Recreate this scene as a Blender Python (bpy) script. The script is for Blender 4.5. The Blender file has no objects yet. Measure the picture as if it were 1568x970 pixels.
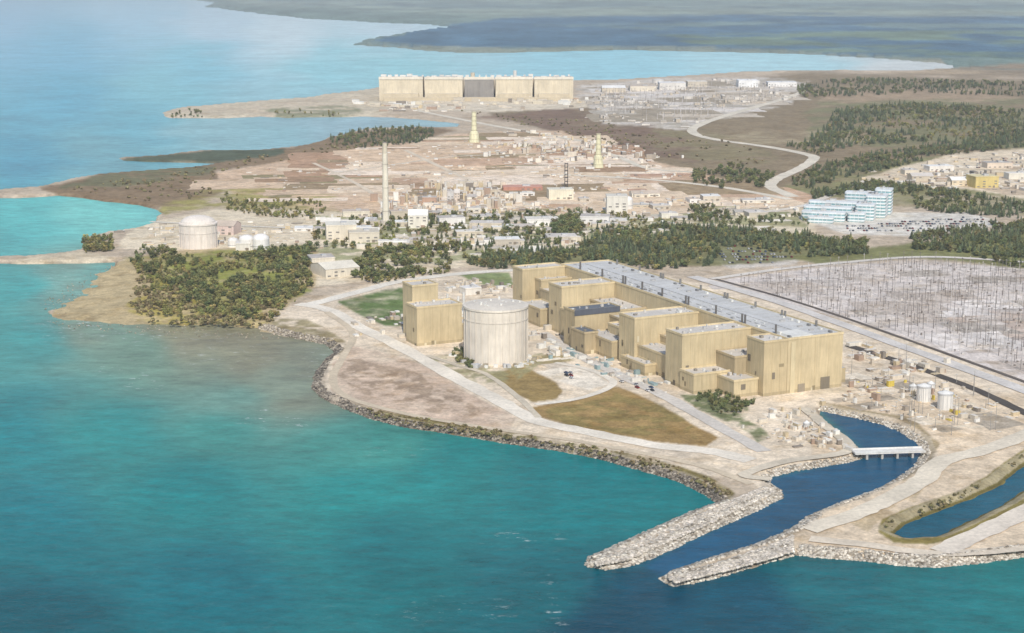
import bpy, math, random
import numpy as np
from mathutils import Vector
random.seed(7); rng=np.random.default_rng(7)
# ---------------------------------------------------------------- survey helpers
# aerial viewpoint 304 m above the lake; positions were measured from the photograph
# and are intersected with the flat ground plane to give metric map coordinates.
F=2600.;CX=784.;CY=485.;HC=304.;HOR=-48.;P=math.atan((CY-HOR)/F)
cP,sP=math.cos(P),math.sin(P)
ZL=3.0
def W(u,v,z=ZL):
    a=(u-CX)/F;b=(CY-v)/F
    dy=b*sP+cP;dz=b*cP-sP
    t=(z-HC)/dz
    return (a*t,dy*t)
def zat(y,v):
    b=(CY-v)/F
    return HC-y*(sP-b*cP)/(cP+b*sP)
def lin(c):
    c=c/255.
    return c/12.92 if c<=0.04045 else ((c+0.055)/1.055)**2.4
ALB=0.82
def C(r,g,b,k=ALB): return (lin(r)*k,lin(g)*k,lin(b)*k)

# ---------------------------------------------------------------- materials
def newmat(name):
    m=bpy.data.materials.new(name);m.use_nodes=True
    nt=m.node_tree;nt.nodes.clear()
    return m,nt
def nd(nt,t,**k):
    n=nt.nodes.new(t)
    for a,b in k.items(): setattr(n,a,b)
    return n
def noise(nt,vec,scale,detail=4,rough=0.6):
    n=nd(nt,'ShaderNodeTexNoise');n.inputs['Scale'].default_value=scale
    n.inputs['Detail'].default_value=detail;n.inputs['Roughness'].default_value=rough
    nt.links.new(vec,n.inputs['Vector']);return n.outputs['Fac']
def maprange(nt,v,a,b,c,d):
    n=nd(nt,'ShaderNodeMapRange');nt.links.new(v,n.inputs[0])
    for i,x in enumerate((a,b,c,d)): n.inputs[i+1].default_value=x
    return n.outputs[0]
def math_(nt,op,a,b):
    n=nd(nt,'ShaderNodeMath',operation=op)
    for i,x in enumerate((a,b)):
        if isinstance(x,(int,float)): n.inputs[i].default_value=x
        else: nt.links.new(x,n.inputs[i])
    return n.outputs[0]
def scalecol(nt,col,fac):
    n=nd(nt,'ShaderNodeVectorMath',operation='SCALE')
    nt.links.new(col,n.inputs[0]);nt.links.new(fac,n.inputs['Scale']);return n.outputs[0]
def principled(nt,rough=0.9,spec=0.2):
    b=nd(nt,'ShaderNodeBsdfPrincipled');b.inputs['Roughness'].default_value=rough
    b.inputs['Specular IOR Level'].default_value=spec
    o=nd(nt,'ShaderNodeOutputMaterial');nt.links.new(b.outputs[0],o.inputs[0]);return b
def attr(nt,name='Col'):
    n=nd(nt,'ShaderNodeAttribute');n.attribute_name=name;return n
def pos(nt): return nd(nt,'ShaderNodeNewGeometry').outputs['Position']

def mat_ground(name,k=1.0):
    m,nt=newmat(name);b=principled(nt,0.95,0.1);a=attr(nt);p=pos(nt)
    f1=maprange(nt,noise(nt,p,0.012,5,0.65),0.3,0.7,0.86*k,1.18*k)
    f2=maprange(nt,noise(nt,p,0.09,5,0.78),0.3,0.7,0.68,1.34)
    f3=maprange(nt,noise(nt,p,0.45,3,0.7),0.3,0.7,0.82,1.2)
    f=math_(nt,'MULTIPLY',math_(nt,'MULTIPLY',f1,f2),f3)
    c=scalecol(nt,a.outputs['Color'],f)
    mx=nd(nt,'ShaderNodeMix',data_type='RGBA',blend_type='MULTIPLY')
    nt.links.new(maprange(nt,noise(nt,p,0.03,5,0.7),0.50,0.64,0,0.7),mx.inputs[0])
    nt.links.new(c,mx.inputs[6]);mx.inputs[7].default_value=(0.78,0.71,0.60,1)
    nt.links.new(mx.outputs[2],b.inputs['Base Color'])
    bp=nd(nt,'ShaderNodeBump');bp.inputs['Strength'].default_value=0.35;bp.inputs['Distance'].default_value=1.0
    nt.links.new(noise(nt,p,0.3,4,0.7),bp.inputs['Height']);nt.links.new(bp.outputs[0],b.inputs['Normal'])
    return m
def mat_paint(name,rough=0.8,spec=0.2,s1=0.05,s2=0.5,amt=0.12):
    m,nt=newmat(name);b=principled(nt,rough,spec);a=attr(nt);p=pos(nt)
    f1=maprange(nt,noise(nt,p,s1,4,0.6),0.3,0.7,1-amt,1+amt)
    mp=nd(nt,'ShaderNodeMapping');mp.inputs['Scale'].default_value=(1,1,0.12);nt.links.new(p,mp.inputs[0])
    f2=maprange(nt,noise(nt,mp.outputs[0],s2,4,0.7),0.3,0.7,1-amt,1+amt)
    c=scalecol(nt,a.outputs['Color'],math_(nt,'MULTIPLY',f1,f2))
    nt.links.new(c,b.inputs['Base Color']);return m
def mat_leaf():
    m,nt=newmat('foliage');b=principled(nt,0.8,0.15);a=attr(nt)
    oi=nd(nt,'ShaderNodeObjectInfo')
    f=maprange(nt,oi.outputs['Random'],0,1,0.85,1.9)
    c=scalecol(nt,a.outputs['Color'],f)
    hs=nd(nt,'ShaderNodeHueSaturation')
    m3=math_(nt,'FRACT',math_(nt,'MULTIPLY',oi.outputs['Random'],7.31),0)
    nt.links.new(maprange(nt,m3,0,1,0.465,0.52),hs.inputs['Hue']);nt.links.new(c,hs.inputs['Color'])
    nt.links.new(hs.outputs[0],b.inputs['Base Color']);return m
def mat_water():
    m,nt=newmat('lake_water');b=principled(nt,0.25,0.10);a=attr(nt);p=pos(nt)
    b.inputs['IOR'].default_value=1.33
    mp=nd(nt,'ShaderNodeMapping');mp.inputs['Rotation'].default_value=(0,0,math.radians(28));mp.inputs['Scale'].default_value=(.6,1.2,1);nt.links.new(p,mp.inputs[0])
    q=mp.outputs[0]
    f1=maprange(nt,noise(nt,p,0.007,5,0.65),0.3,0.7,0.82,1.18)
    f2=maprange(nt,noise(nt,q,0.06,8,0.84),0.3,0.7,0.60,1.40)
    c=scalecol(nt,a.outputs['Color'],math_(nt,'MULTIPLY',f1,f2))
    mx=nd(nt,'ShaderNodeMix',data_type='RGBA')
    foam=maprange(nt,noise(nt,q,0.13,6,0.8),0.575,0.64,0,1)
    foam=math_(nt,'MULTIPLY',foam,a.outputs['Alpha'])
    nt.links.new(foam,mx.inputs[0]);nt.links.new(c,mx.inputs[6]);mx.inputs[7].default_value=(0.66,0.69,0.66,1)
    nt.links.new(mx.outputs[2],b.inputs['Base Color'])
    bp=nd(nt,'ShaderNodeBump');bp.inputs['Strength'].default_value=0.8;bp.inputs['Distance'].default_value=1.4
    h=math_(nt,'ADD',noise(nt,q,0.10,5,0.7),math_(nt,'MULTIPLY',noise(nt,q,0.7,3,0.6),0.3))
    nt.links.new(h,bp.inputs['Height']);nt.links.new(bp.outputs[0],b.inputs['Normal'])
    return m
M_G=mat_ground('ground_soil',1.12);M_PV=mat_ground('worn_paving',1.1);M_P=mat_paint('weathered_cladding');M_R=mat_paint('gravel_road',0.95,0.05,0.03,0.35,0.16)
M_ROCK=mat_paint('armour_stone',0.95,0.1,0.1,0.9,0.25);M_L=mat_leaf();M_W=mat_water()
M_GLASS=mat_paint('tinted_glass',0.15,0.5,0.05,0.3,0.2)

# ---------------------------------------------------------------- mesh helper
def setcol(me,cols,dom='CORNER'):
    at=me.color_attributes.new('Col','FLOAT_COLOR',dom)
    at.data.foreach_set('color',np.asarray(cols,dtype=np.float32).ravel())
def fastmesh(name,V,Fq,cols=None,dom='POINT',mat=None,smooth=False,link=True):
    V=np.asarray(V,dtype=np.float32);Fq=np.asarray(Fq,dtype=np.int32)
    me=bpy.data.meshes.new(name);n=Fq.shape[1]
    me.vertices.add(len(V));me.vertices.foreach_set('co',V.ravel())
    me.loops.add(Fq.size);me.loops.foreach_set('vertex_index',Fq.ravel())
    me.polygons.add(len(Fq));me.polygons.foreach_set('loop_start',np.arange(0,Fq.size,n,dtype=np.int32))
    me.polygons.foreach_set('loop_total',np.full(len(Fq),n,dtype=np.int32))
    me.update(calc_edges=True);me.validate()
    if smooth: me.polygons.foreach_set('use_smooth',np.ones(len(Fq),dtype=bool))
    if cols is not None: setcol(me,cols,dom)
    if mat: me.materials.append(mat)
    ob=bpy.data.objects.new(name,me)
    if link: bpy.context.scene.collection.objects.link(ob)
    return ob
class MB:
    def __init__(s): s.v=[];s.f=[];s.c=[];s.m=[]
    def poly(s,pts,col,mi=0):
        i=len(s.v);s.v+=pts;s.f.append(tuple(range(i,i+len(pts))));s.c.append(col);s.m.append(mi)
    def prism(s,base,z0,z1,col,top=None,mi=0,scale=1.0):
        n=len(base);cx=sum(p[0] for p in base)/n;cy=sum(p[1] for p in base)/n
        i=len(s.v)
        s.v+=[(p[0],p[1],z0) for p in base]+[(cx+(p[0]-cx)*scale,cy+(p[1]-cy)*scale,z1) for p in base]
        for k in range(n):
            s.f.append((i+k,i+(k+1)%n,i+n+(k+1)%n,i+n+k));s.c.append(col);s.m.append(mi)
        s.f.append(tuple(range(i+n,i+2*n)));s.c.append(top or col);s.m.append(mi)
    def box(s,cx,cy,z0,z1,sx,sy,ang,col,top=None,mi=0,scale=1.0):
        c,q=math.cos(ang),math.sin(ang)
        b=[(cx+x*c-y*q,cy+x*q+y*c) for x,y in((-sx/2,-sy/2),(sx/2,-sy/2),(sx/2,sy/2),(-sx/2,sy/2))]
        s.prism(b,z0,z1,col,top,mi,scale)
    def gable(s,cx,cy,z0,z1,z2,sx,sy,ang,col,roof):
        s.box(cx,cy,z0,z1,sx,sy,ang,col)
        c,q=math.cos(ang),math.sin(ang)
        T=lambda x,y,z:(cx+x*c-y*q,cy+x*q+y*c,z)
        a,b=sx/2+.4,sy/2+.4
        s.poly([T(-a,-b,z1-.1),T(a,-b,z1-.1),T(a,0,z2),T(-a,0,z2)],roof)
        s.poly([T(a,b,z1-.1),T(-a,b,z1-.1),T(-a,0,z2),T(a,0,z2)],roof)
        s.poly([T(-sx/2,-sy/2,z1),T(-sx/2,0,z2-.1),T(-sx/2,sy/2,z1)],col)
        s.poly([T(sx/2,-sy/2,z1),T(sx/2,sy/2,z1),T(sx/2,0,z2-.1)],col)
    def cyl(s,cx,cy,z0,z1,r,col,n=24,r2=None,top=None,mi=0):
        b=[(cx+r*math.cos(2*math.pi*k/n),cy+r*math.sin(2*math.pi*k/n)) for k in range(n)]
        s.prism(b,z0,z1,col,top,mi,1.0 if r2 is None else r2/r)
    def build(s,name,mats=None):
        me=bpy.data.meshes.new(name);me.from_pydata(s.v,[],s.f);me.update()
        cols=[]
        for f,c in zip(s.f,s.c): cols+=[(c[0],c[1],c[2],1)]*len(f)
        setcol(me,cols)
        for m in (mats or [M_P]): me.materials.append(m)
        me.polygons.foreach_set('material_index',s.m)
        ob=bpy.data.objects.new(name,me);bpy.context.scene.collection.objects.link(ob);return ob

# ---------------------------------------------------------------- numpy noise
def vnoise(x,y,seed=0):
    xi=np.floor(x).astype(np.int64);yi=np.floor(y).astype(np.int64);fx=x-xi;fy=y-yi
    fx=fx*fx*(3-2*fx);fy=fy*fy*(3-2*fy)
    def h(a,b):
        n=(a*374761393+b*668265263+seed*1442695)&0x7fffffff
        n=((n^(n>>13))*1274126177)&0x7fffffff
        return ((n^(n>>16))&0xffff)/65535.
    return (h(xi,yi)*(1-fx)+h(xi+1,yi)*fx)*(1-fy)+(h(xi,yi+1)*(1-fx)+h(xi+1,yi+1)*fx)*fy
def fbm(x,y,s,o=4,seed=0):
    t=0;a=1;w=0
    for k in range(o): t=t+a*vnoise(x/s*2**k,y/s*2**k,seed+k);w+=a;a*=.55
    return t/w

# ---------------------------------------------------------------- polygons
def fractal(pts,amp=0.06,closed=True,minlen=6,seed=1,lev=4):
    r=random.Random(seed);n=len(pts)
    P_=list(pts)+([pts[0]] if closed else [])
    for k in range(lev):
        Q=[]
        for a,b in zip(P_[:-1],P_[1:]):
            Q.append(a);L=math.hypot(b[0]-a[0],b[1]-a[1])
            if L>minlen:
                o=r.uniform(-amp,amp)
                Q.append(((a[0]+b[0])/2-(b[1]-a[1])*o,(a[1]+b[1])/2+(b[0]-a[0])*o))
        Q.append(P_[-1]);P_=Q
    return P_[:-1] if closed else P_
def toW(uv,z=ZL): return [W(u,v,z) for u,v in uv]
def inside_pts(px,py,poly):
    ins=np.zeros(len(px),bool);n=len(poly)
    for i in range(n):
        x1,y1=poly[i];x2,y2=poly[(i+1)%n]
        if y1==y2: continue
        c=((y1>py)!=(y2>py))&(px<(x2-x1)*(py-y1)/(y2-y1)+x1);ins^=c
    return ins

coast_uv=[(2600,800),(1900,830),(1700,845),(1568,852),(1500,862),(1440,868),(1380,866),(1320,858),(1270,855),(1220,850),(1170,862),(1110,880),(1060,893),(1030,897),(1014,888),(1030,876),(1090,856),(1150,838),(1185,824),(1212,812),(1238,792),(1290,770),(1340,752),(1375,734),(1402,715),(1412,695),(1405,677),(1380,662),(1350,650),(1310,640),(1270,632),(1252,628),(1262,645),(1290,670),(1315,688),(1322,700),(1300,708),(1250,716),(1215,722),(1180,730),(1176,740),(1195,752),(1197,762),(1150,785),(1090,812),(1030,840),(970,865),(930,872),(900,867),(903,855),(940,838),(1000,812),(1060,785),(1100,771),(1080,757),(1040,737),(980,720),(920,703),(860,691),(800,683),(740,673),(680,663),(620,654),(570,642),(530,627),(495,609),(480,596),(482,580),(490,565),(500,550),(515,540),(500,528),(470,522),(430,514),(395,503),(340,497),(280,500),(230,496),(190,498),(150,494),(100,490),(80,479),(110,468),(130,450),(140,430),(160,415),(178,402),(120,404),(60,405),(10,404),(-60,402),(-60,396),(40,394),(100,388),(125,382),(130,365),(160,357),(200,352),(235,342),(248,327),(232,319),(190,312),(140,306),(90,300),(40,303),(0,304),(-80,303),(-80,293),(0,292),(60,287),(100,277),(150,268),(220,263),(290,258),(340,251),(260,249),(190,247),(182,243),(250,239),(320,231),(400,231),(450,226),(500,212),(560,198),(640,196),(700,196),(705,190),(640,183),(560,179),(440,181),(400,179),(330,182),(260,181),(248,173),(280,165),(340,160),(400,155),(470,150),(530,142),(575,135),(640,128),(880,124),(940,123),(1000,119),(1060,116),(1130,111),(1200,109),(1290,108),(1400,109),(1460,105),(1440,97),(1350,90),(1250,84),(1150,81),(1050,79),(960,77),(870,79),(780,81),(700,81),(640,77),(540,69),(560,61),(620,51),(695,42),(640,37),(560,34),(470,29),(400,22),(340,14),(325,6),(290,-2),(250,-12),(150,-24),(-200,-33),(-200,-44.5),(2600,-44.5)]
chan2_uv=[(1760,600),(1640,672),(1568,715),(1530,745),(1480,768),(1420,790),(1385,805),(1370,818),(1385,825),(1430,823),(1470,806),(1520,781),(1568,753),(1660,706),(1800,630)]
coast=fractal(toW(coast_uv,0),0.07,seed=3,minlen=14,lev=4)
chan2=fractal(toW(chan2_uv,0),0.02,seed=4,lev=3)

# ---------------------------------------------------------------- terrain grid (radial level of detail)
us=np.concatenate([-np.geomspace(9000,460,30),np.arange(-440,-200,8),np.arange(-200,1768,1.6),np.arange(1768,2100,8),np.geomspace(2110,11000,30)])
vs=np.concatenate([[-46.5,-45,-43,-40,-36,-32,-28,-24,-20,-17,-14,-11,-8,-5,-3],np.arange(-2,1010,1.45),np.geomspace(1020,5000,40)])
tu=(us-CX)/F
ys=np.array([W(CX,v,0)[1] for v in vs])
def grid_xy(tu,ys):
    dep=ys*cP+HC*sP
    return tu[None,:]*dep[:,None],np.repeat(ys[:,None],len(tu),1)
GX,GY=grid_xy(tu,ys)
nr,nc=GX.shape
def rowmask(poly):
    m=np.zeros((nr,nc),bool);pa=np.array(poly);x1,y1=pa[:,0],pa[:,1];x2,y2=np.roll(x1,-1),np.roll(y1,-1)
    for r in range(nr):
        y=ys[r];k=(y1>y)!=(y2>y)
        if not k.any(): continue
        xc=np.sort((x2[k]-x1[k])*(y-y1[k])/(y2[k]-y1[k])+x1[k])
        m[r]=(np.searchsorted(xc,GX[r])%2)==1
    return m
land=rowmask(coast)&~rowmask(chan2)
SD=np.full((nr,nc),60.,np.float32)
def addsd(poly):
    n=len(poly)
    for i in range(n):
        (x1,y1),(x2,y2)=poly[i],poly[(i+1)%n]
        r=np.where((ys>min(y1,y2)-60)&(ys<max(y1,y2)+60))[0]
        if len(r)==0: continue
        r0,r1=r.min(),r.max()+1
        gx=GX[r0:r1];gy=GY[r0:r1]
        c=np.where(((gx>min(x1,x2)-60)&(gx<max(x1,x2)+60)).any(0))[0]
        if len(c)==0: continue
        c0,c1=c.min(),c.max()+1
        gx=gx[:,c0:c1];gy=gy[:,c0:c1]
        dx,dy=x2-x1,y2-y1;L=dx*dx+dy*dy+1e-9
        t=np.clip(((gx-x1)*dx+(gy-y1)*dy)/L,0,1)
        d=np.hypot(gx-x1-t*dx,gy-y1-t*dy)
        SD[r0:r1,c0:c1]=np.minimum(SD[r0:r1,c0:c1],d)
addsd(coast);addsd(chan2)
S=np.where(land,SD,-SD)
nz=fbm(GX,GY,9,3,5)
Z=np.clip((S+ (nz-.5)*3)*0.42,-4,ZL).astype(np.float32)
beach=rowmask(toW([(60,510),(50,455),(125,415),(165,400),(260,440),(330,480),(420,503),(430,535),(300,545),(150,530)]))
Z=np.where(beach,np.clip(S*0.06+.05+(fbm(GX,GY,22,4,8)-.5)*1.8,-4,2.8),Z)
# colour painting
COL=np.zeros((nr,nc,3),np.float32);COL[:]=C(188,172,150)
def blur(m,n):
    for _ in range(n):
        m=(m+np.roll(m,1,0)+np.roll(m,-1,0)+np.roll(m,1,1)+np.roll(m,-1,1))/5
    return m
def zone(uv,col,amp=0.10,alpha=1.0,soft=1,mott=0.0,ms=40,seed=None):
    poly=toW(uv)
    sd=seed or len(uv)*7+int(uv[0][0])
    if amp>0: poly=fractal(poly,amp,seed=sd,minlen=8,lev=5)
    m=blur(rowmask(poly).astype(np.float32),soft)*alpha
    if mott>0:
        n=fbm(GX,GY,ms,4,sd);m=m*np.clip(0.5+(n-.5)*8*mott+ (1-mott)*.5,0,1)
    COL[:]=COL*(1-m[...,None])+np.array(C(*col),np.float32)*m[...,None]
# far land: forest greens with bluish distance haze painted into the colours
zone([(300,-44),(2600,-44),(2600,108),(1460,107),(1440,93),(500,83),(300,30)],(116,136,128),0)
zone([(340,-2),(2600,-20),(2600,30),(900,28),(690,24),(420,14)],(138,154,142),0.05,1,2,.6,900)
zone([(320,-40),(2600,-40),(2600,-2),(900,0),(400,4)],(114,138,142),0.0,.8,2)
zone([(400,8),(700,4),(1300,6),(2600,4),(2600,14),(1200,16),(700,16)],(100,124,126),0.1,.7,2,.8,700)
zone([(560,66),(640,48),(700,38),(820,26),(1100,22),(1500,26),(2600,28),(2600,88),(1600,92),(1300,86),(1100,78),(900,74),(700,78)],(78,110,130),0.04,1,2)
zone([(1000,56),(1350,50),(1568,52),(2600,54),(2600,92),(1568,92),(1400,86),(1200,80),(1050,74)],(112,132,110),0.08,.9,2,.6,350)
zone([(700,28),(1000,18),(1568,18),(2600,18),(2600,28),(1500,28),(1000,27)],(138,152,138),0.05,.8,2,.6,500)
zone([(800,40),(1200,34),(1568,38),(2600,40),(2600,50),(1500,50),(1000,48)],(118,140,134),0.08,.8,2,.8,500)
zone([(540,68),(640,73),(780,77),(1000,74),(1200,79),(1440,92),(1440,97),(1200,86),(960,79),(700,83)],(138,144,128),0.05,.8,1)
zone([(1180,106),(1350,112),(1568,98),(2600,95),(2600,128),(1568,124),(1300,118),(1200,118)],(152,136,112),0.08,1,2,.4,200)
# broad brown scrubland right of centre
zone([(700,165),(880,150),(1240,112),(1568,124),(2600,120),(2600,300),(1568,300),(1200,290),(1060,270),(900,215),(800,190)],(140,124,98),0.06,1,2)
zone([(1240,140),(1500,135),(1568,150),(1480,158),(1300,158),(1250,165)],(162,142,116),0.1,1,1)
zone([(1250,155),(1500,152),(2600,150),(2600,240),(1400,230),(1230,215)],(124,124,88),0.08,.8,2,.6,70)
zone([(1060,205),(1260,200),(1400,210),(1240,232)],(172,158,128),0.1,.7,2,.6,50)
zone([(720,180),(860,160),(1000,190),(1050,215),(1060,250),(960,235),(860,205)],(128,106,88),0.1,1,2,.3,80)
zone([(980,185),(1060,180),(1180,230),(1160,255),(1060,245)],(134,124,92),0.1,.8,2,.7,50)
zone([(880,132),(1000,120),(1160,118),(1240,124),(1220,150),(1130,175),(1050,200),(920,190),(900,165),(880,150)],(204,196,184),0.08,1,1,.4,60)
zone([(560,160),(590,150),(880,148),(900,165),(760,172),(640,170)],(210,198,176),0.06)
zone([(250,181),(250,168),(400,152),(575,134),(600,150),(600,170),(560,180)],(200,188,164),0.05,1,1,.3,60)
zone([(400,168),(520,162),(560,172),(520,180),(420,180)],(124,128,96),0.1,.8,1,.5,40)
# marsh and left brownfields
zone([(90,300),(60,288),(150,264),(340,246),(182,243),(330,230),(450,226),(520,205),(660,194),(700,200),(560,232),(420,252),(330,262),(330,300),(250,318)],(138,118,92),0.08,1,2)
zone([(90,290),(160,266),(260,258),(330,256),(300,272),(200,285)],(108,110,80),0.12,.8,2,.5,40)
zone([(190,247),(182,243),(330,229),(440,228),(420,240),(340,248)],(88,96,76),0.1)
zone([(330,265),(440,245),(560,226),(700,205),(860,200),(960,235),(1060,262),(1160,285),(1215,305),(1180,330),(960,330),(620,330),(450,320),(360,300)],(204,178,150),0.04,1,1)
zone([(330,280),(440,285),(520,300),(500,335),(400,330),(340,318),(250,330),(250,312)],(154,146,84),0.12,.9,2,.4,30)
zone([(140,306),(235,318),(248,328),(238,342),(200,352),(160,357),(190,340),(225,326),(190,314)],(214,200,176),0.04)
# settlement of plant buildings
zone([(230,340),(330,320),(620,328),(960,328),(1180,300),(1250,330),(1240,380),(1100,400),(900,390),(700,410),(560,430),(480,440),(480,375),(250,385),(180,380)],(214,200,174),0.05,1,1)
zone([(470,330),(620,325),(960,318),(960,380),(700,400),(480,400)],(134,138,90),0.1,.75,1,.9,22)
zone([(1000,315),(1060,300),(1160,300),(1180,312),(1060,325)],(154,152,104),0.1,.8)
zone([(960,335),(1080,325),(1230,330),(1240,350),(1100,345),(960,352)],(146,146,100),0.1,.8,2,.6,30)
# right side forests/ground
zone([(1200,285),(1260,262),(1568,226),(2600,200),(2600,330),(1568,330),(1250,300)],(136,132,92),0.08,1,2,.3,60)
zone([(1320,275),(1380,255),(1460,235),(1568,228),(2600,215),(2600,300),(1568,305),(1480,290)],(214,198,172),0.06,1,1)
zone([(1240,340),(1300,325),(1480,325),(1540,345),(1400,362),(1290,358)],(212,206,194),0.04)
zone([(1080,385),(1120,370),(1230,392),(1220,405),(1120,412)],(196,188,176),0.05)
zone([(1200,395),(1330,380),(1568,350),(2600,330),(2600,420),(1568,412),(1400,395),(1250,405)],(128,128,84),0.1,1,2)
zone([(720,402),(760,386),(880,384),(930,352),(1140,350),(1330,370),(1330,392),(1230,397),(1090,408),(920,402),(830,412)],(118,118,74),0.06,.9,2)
# switchyard
zone([(1090,430),(1250,410),(1400,398),(1568,412),(1800,440),(2600,560),(2600,800),(1568,588),(1420,530),(1250,478)],(206,196,187),0.02,1,1)
zone([(1430,470),(1568,480),(1568,520),(1480,510)],(188,168,150),0.1,.7,2,.5,30)
# west headland
zone([(80,480),(130,430),(180,400),(250,385),(480,375),(480,440),(420,505),(240,500),(200,520),(90,505)],(184,166,128),0.05,1,2)
zone([(190,395),(300,388),(480,375),(480,445),(400,480),(300,480),(230,430)],(138,140,70),0.1,1,2,.3,20)
zone([(190,470),(230,425),(335,485),(420,490),(390,503),(280,500),(214,494)],(168,154,82),0.1,.9,2,.5,16)
zone([(80,480),(130,470),(230,490),(230,505),(100,500)],(162,146,112),0.1,.8,2,.3,10)
zone([(40,394),(130,384),(178,396),(120,403),(0,404)],(200,186,160),0.03)
# plant yard
zone([(410,480),(480,460),(600,425),(800,410),(900,400),(1100,440),(1420,530),(1568,590),(2600,800),(1568,850),(1240,800),(1150,740),(1000,715),(700,655),(500,600),(500,540),(430,510)],(218,202,178),0.02,1,1)
zone([(516,462),(590,444),(632,438),(636,470),(628,500),(590,500),(545,480)],(98,116,66),0.0,1,1,.15,12)
zone([(700,420),(780,418),(790,440),(740,436)],(124,140,84),0.05,.9)
zone([(505,600),(510,555),(540,530),(620,548),(700,590),(790,640),(780,665),(700,652),(600,636)],(198,176,154),0.03,1,1,.2,25)
zone([(530,545),(620,565),(700,606),(760,645),(640,630),(540,598),(515,575)],(156,136,114),0.12,.8,1,.9,9)
zone([(745,575),(800,560),(850,585),(862,598),(850,612),(815,616),(780,600)],(152,130,84),0.03)
zone([(812,625),(880,610),(945,592),(1000,615),(1100,670),(1080,684),(1000,676),(900,660),(830,640)],(156,130,84),0.03,1,1)
zone([(830,632),(940,600),(1020,625),(1070,672),(960,668)],(132,118,72),0.15,.8,2,.9,14)
zone([(800,548),(850,540),(880,552),(840,562)],(146,132,92),0.08,.9)
zone([(860,560),(900,565),(935,588),(900,598),(850,582),(820,570)],(220,210,192),0.0)
zone([(1040,605),(1080,598),(1150,615),(1140,640),(1180,670),(1160,678),(1100,640)],(100,112,68),0.06,.9,1,.4,10)
zone([(640,548),(720,540),(760,568),(790,556),(830,540),(760,592),(700,575)],(150,146,108),0.1,.8,1,.6,8)
# scrub on the shore bank
zone([(540,618),(600,632),(700,648),(800,665),(900,682),(1000,702),(1080,728),(1126,756),(1116,766),(1060,738),(960,708),(860,686),(740,668),(620,650),(555,632)],(124,112,70),0.04,1,1,.3,12)
zone([(410,486),(470,490),(530,525),(520,545),(500,532),(440,514)],(146,134,98),0.05,.9,1,.4,10)
# south peninsula
zone([(1250,650),(1250,620),(1568,600),(1900,640),(1900,850),(1568,852),(1300,855),(1200,850),(1240,800)],(212,193,166),0.02,1,1)
zone([(1345,815),(1350,795),(1400,775),(1460,755),(1510,730),(1568,688),(1760,590),(1840,640),(1568,772),(1520,800),(1470,826),(1420,834),(1370,832)],(138,126,74),0.03,1,1)
zone([(1300,800),(1345,780),(1420,740),(1400,770),(1350,795),(1330,815)],(180,162,130),0.05,.8,2,.4,15)
zone([(1400,700),(1420,690),(1410,660),(1370,640),(1260,622),(1250,615),(1400,640),(1440,680),(1420,715),(1380,740)],(150,134,102),0.03,.9)
w=np.clip(1-np.abs(S-1.0)/2.6,0,1)*np.clip(1.5-GY/2600,0,1)*(~beach)
COL*= (1-0.55*w[...,None])
near=(S>2.5)&(S<9)&(GY<1300)
COL[near]=COL[near]*.55+np.array(C(186,174,154))*.45*(0.7+.6*nz[near][:,None])
far=(GY>5000)&land&(SD>50)
Z=np.where(far,Z+fbm(GX,GY,140,4,11)*16*np.clip((GY-5000)/1500,0,1),Z)
COL[far]*=(0.55+.95*fbm(GX,GY*.45,190,5,12))[far][:,None]
idx=np.arange(nr*nc).reshape(nr,nc)
q=np.stack([idx[1:,:-1],idx[1:,1:],idx[:-1,1:],idx[:-1,:-1]],-1).reshape(-1,4)
rgba=np.ones((nr*nc,4),np.float32);rgba[:,:3]=COL.reshape(-1,3)
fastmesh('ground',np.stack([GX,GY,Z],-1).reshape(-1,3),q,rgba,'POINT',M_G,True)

# ---------------------------------------------------------------- lake
us2=np.concatenate([-np.geomspace(30000,260,30),np.arange(-240,1800,4.),np.geomspace(1810,30000,30)])
vs2=np.concatenate([[-46.9,-46,-44,-40,-34,-28,-22,-16,-10,-5],np.arange(-2,1010,3.),np.geomspace(1020,6000,30)])
ys2=np.array([W(CX,v,0)[1] for v in vs2]);X2,Y2=grid_xy((us2-CX)/F,ys2)
U2=np.repeat(us2[None,:],len(vs2),0);V2=np.repeat(vs2[:,None],len(us2),1)
cp=[(0,20,134,186,210),(200,20,156,202,220),(330,40,186,212,222),(450,50,206,224,226),(600,50,198,220,224),(100,80,104,178,202),(300,90,118,192,206),(500,100,138,204,210),(600,100,138,204,208),(900,95,146,208,218),(1200,95,172,218,222),(1420,100,215,216,208),
(100,150,82,168,190),(250,140,120,190,198),(200,190,96,172,186),(350,200,136,182,186),(550,190,144,176,182),(50,250,66,152,174),(150,240,104,164,172),(50,340,80,190,184),(150,330,116,206,194),(30,370,68,168,164),(20,440,54,160,154),(80,430,118,166,150),(60,520,50,152,146),(130,520,126,152,128),(200,545,116,148,124),(300,520,150,146,114),(400,535,152,148,116),(450,590,136,148,124),(350,610,104,146,130),(350,660,58,144,132),(200,650,30,142,136),(50,650,2,134,136),(50,800,0,118,124),(50,950,0,90,100),(300,750,2,134,132),(300,900,0,108,116),(550,690,60,148,134),(550,760,14,136,130),(600,850,0,116,118),(700,720,12,132,128),(850,760,0,122,122),(1000,760,2,124,124),(800,900,0,104,110),(1000,915,2,72,92),(1150,940,4,78,96),(1300,900,8,100,106),(1450,900,16,116,118),(1550,880,26,122,120),(900,960,2,70,90)]
wx=U2+(fbm(X2,Y2,160,3,31)-.5)*120;wy=V2+(fbm(X2,Y2,160,3,32)-.5)*60
acc=np.zeros(U2.shape+(3,));ws=np.zeros(U2.shape)
for (a,b,r,g,bb) in cp:
    d=((wx-a)**2+((wy-b)*1.6)**2+500.)**-1.9
    acc+=d[...,None]*np.array(C(r,g,bb,.84));ws+=d
WC=acc/ws[...,None]
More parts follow.
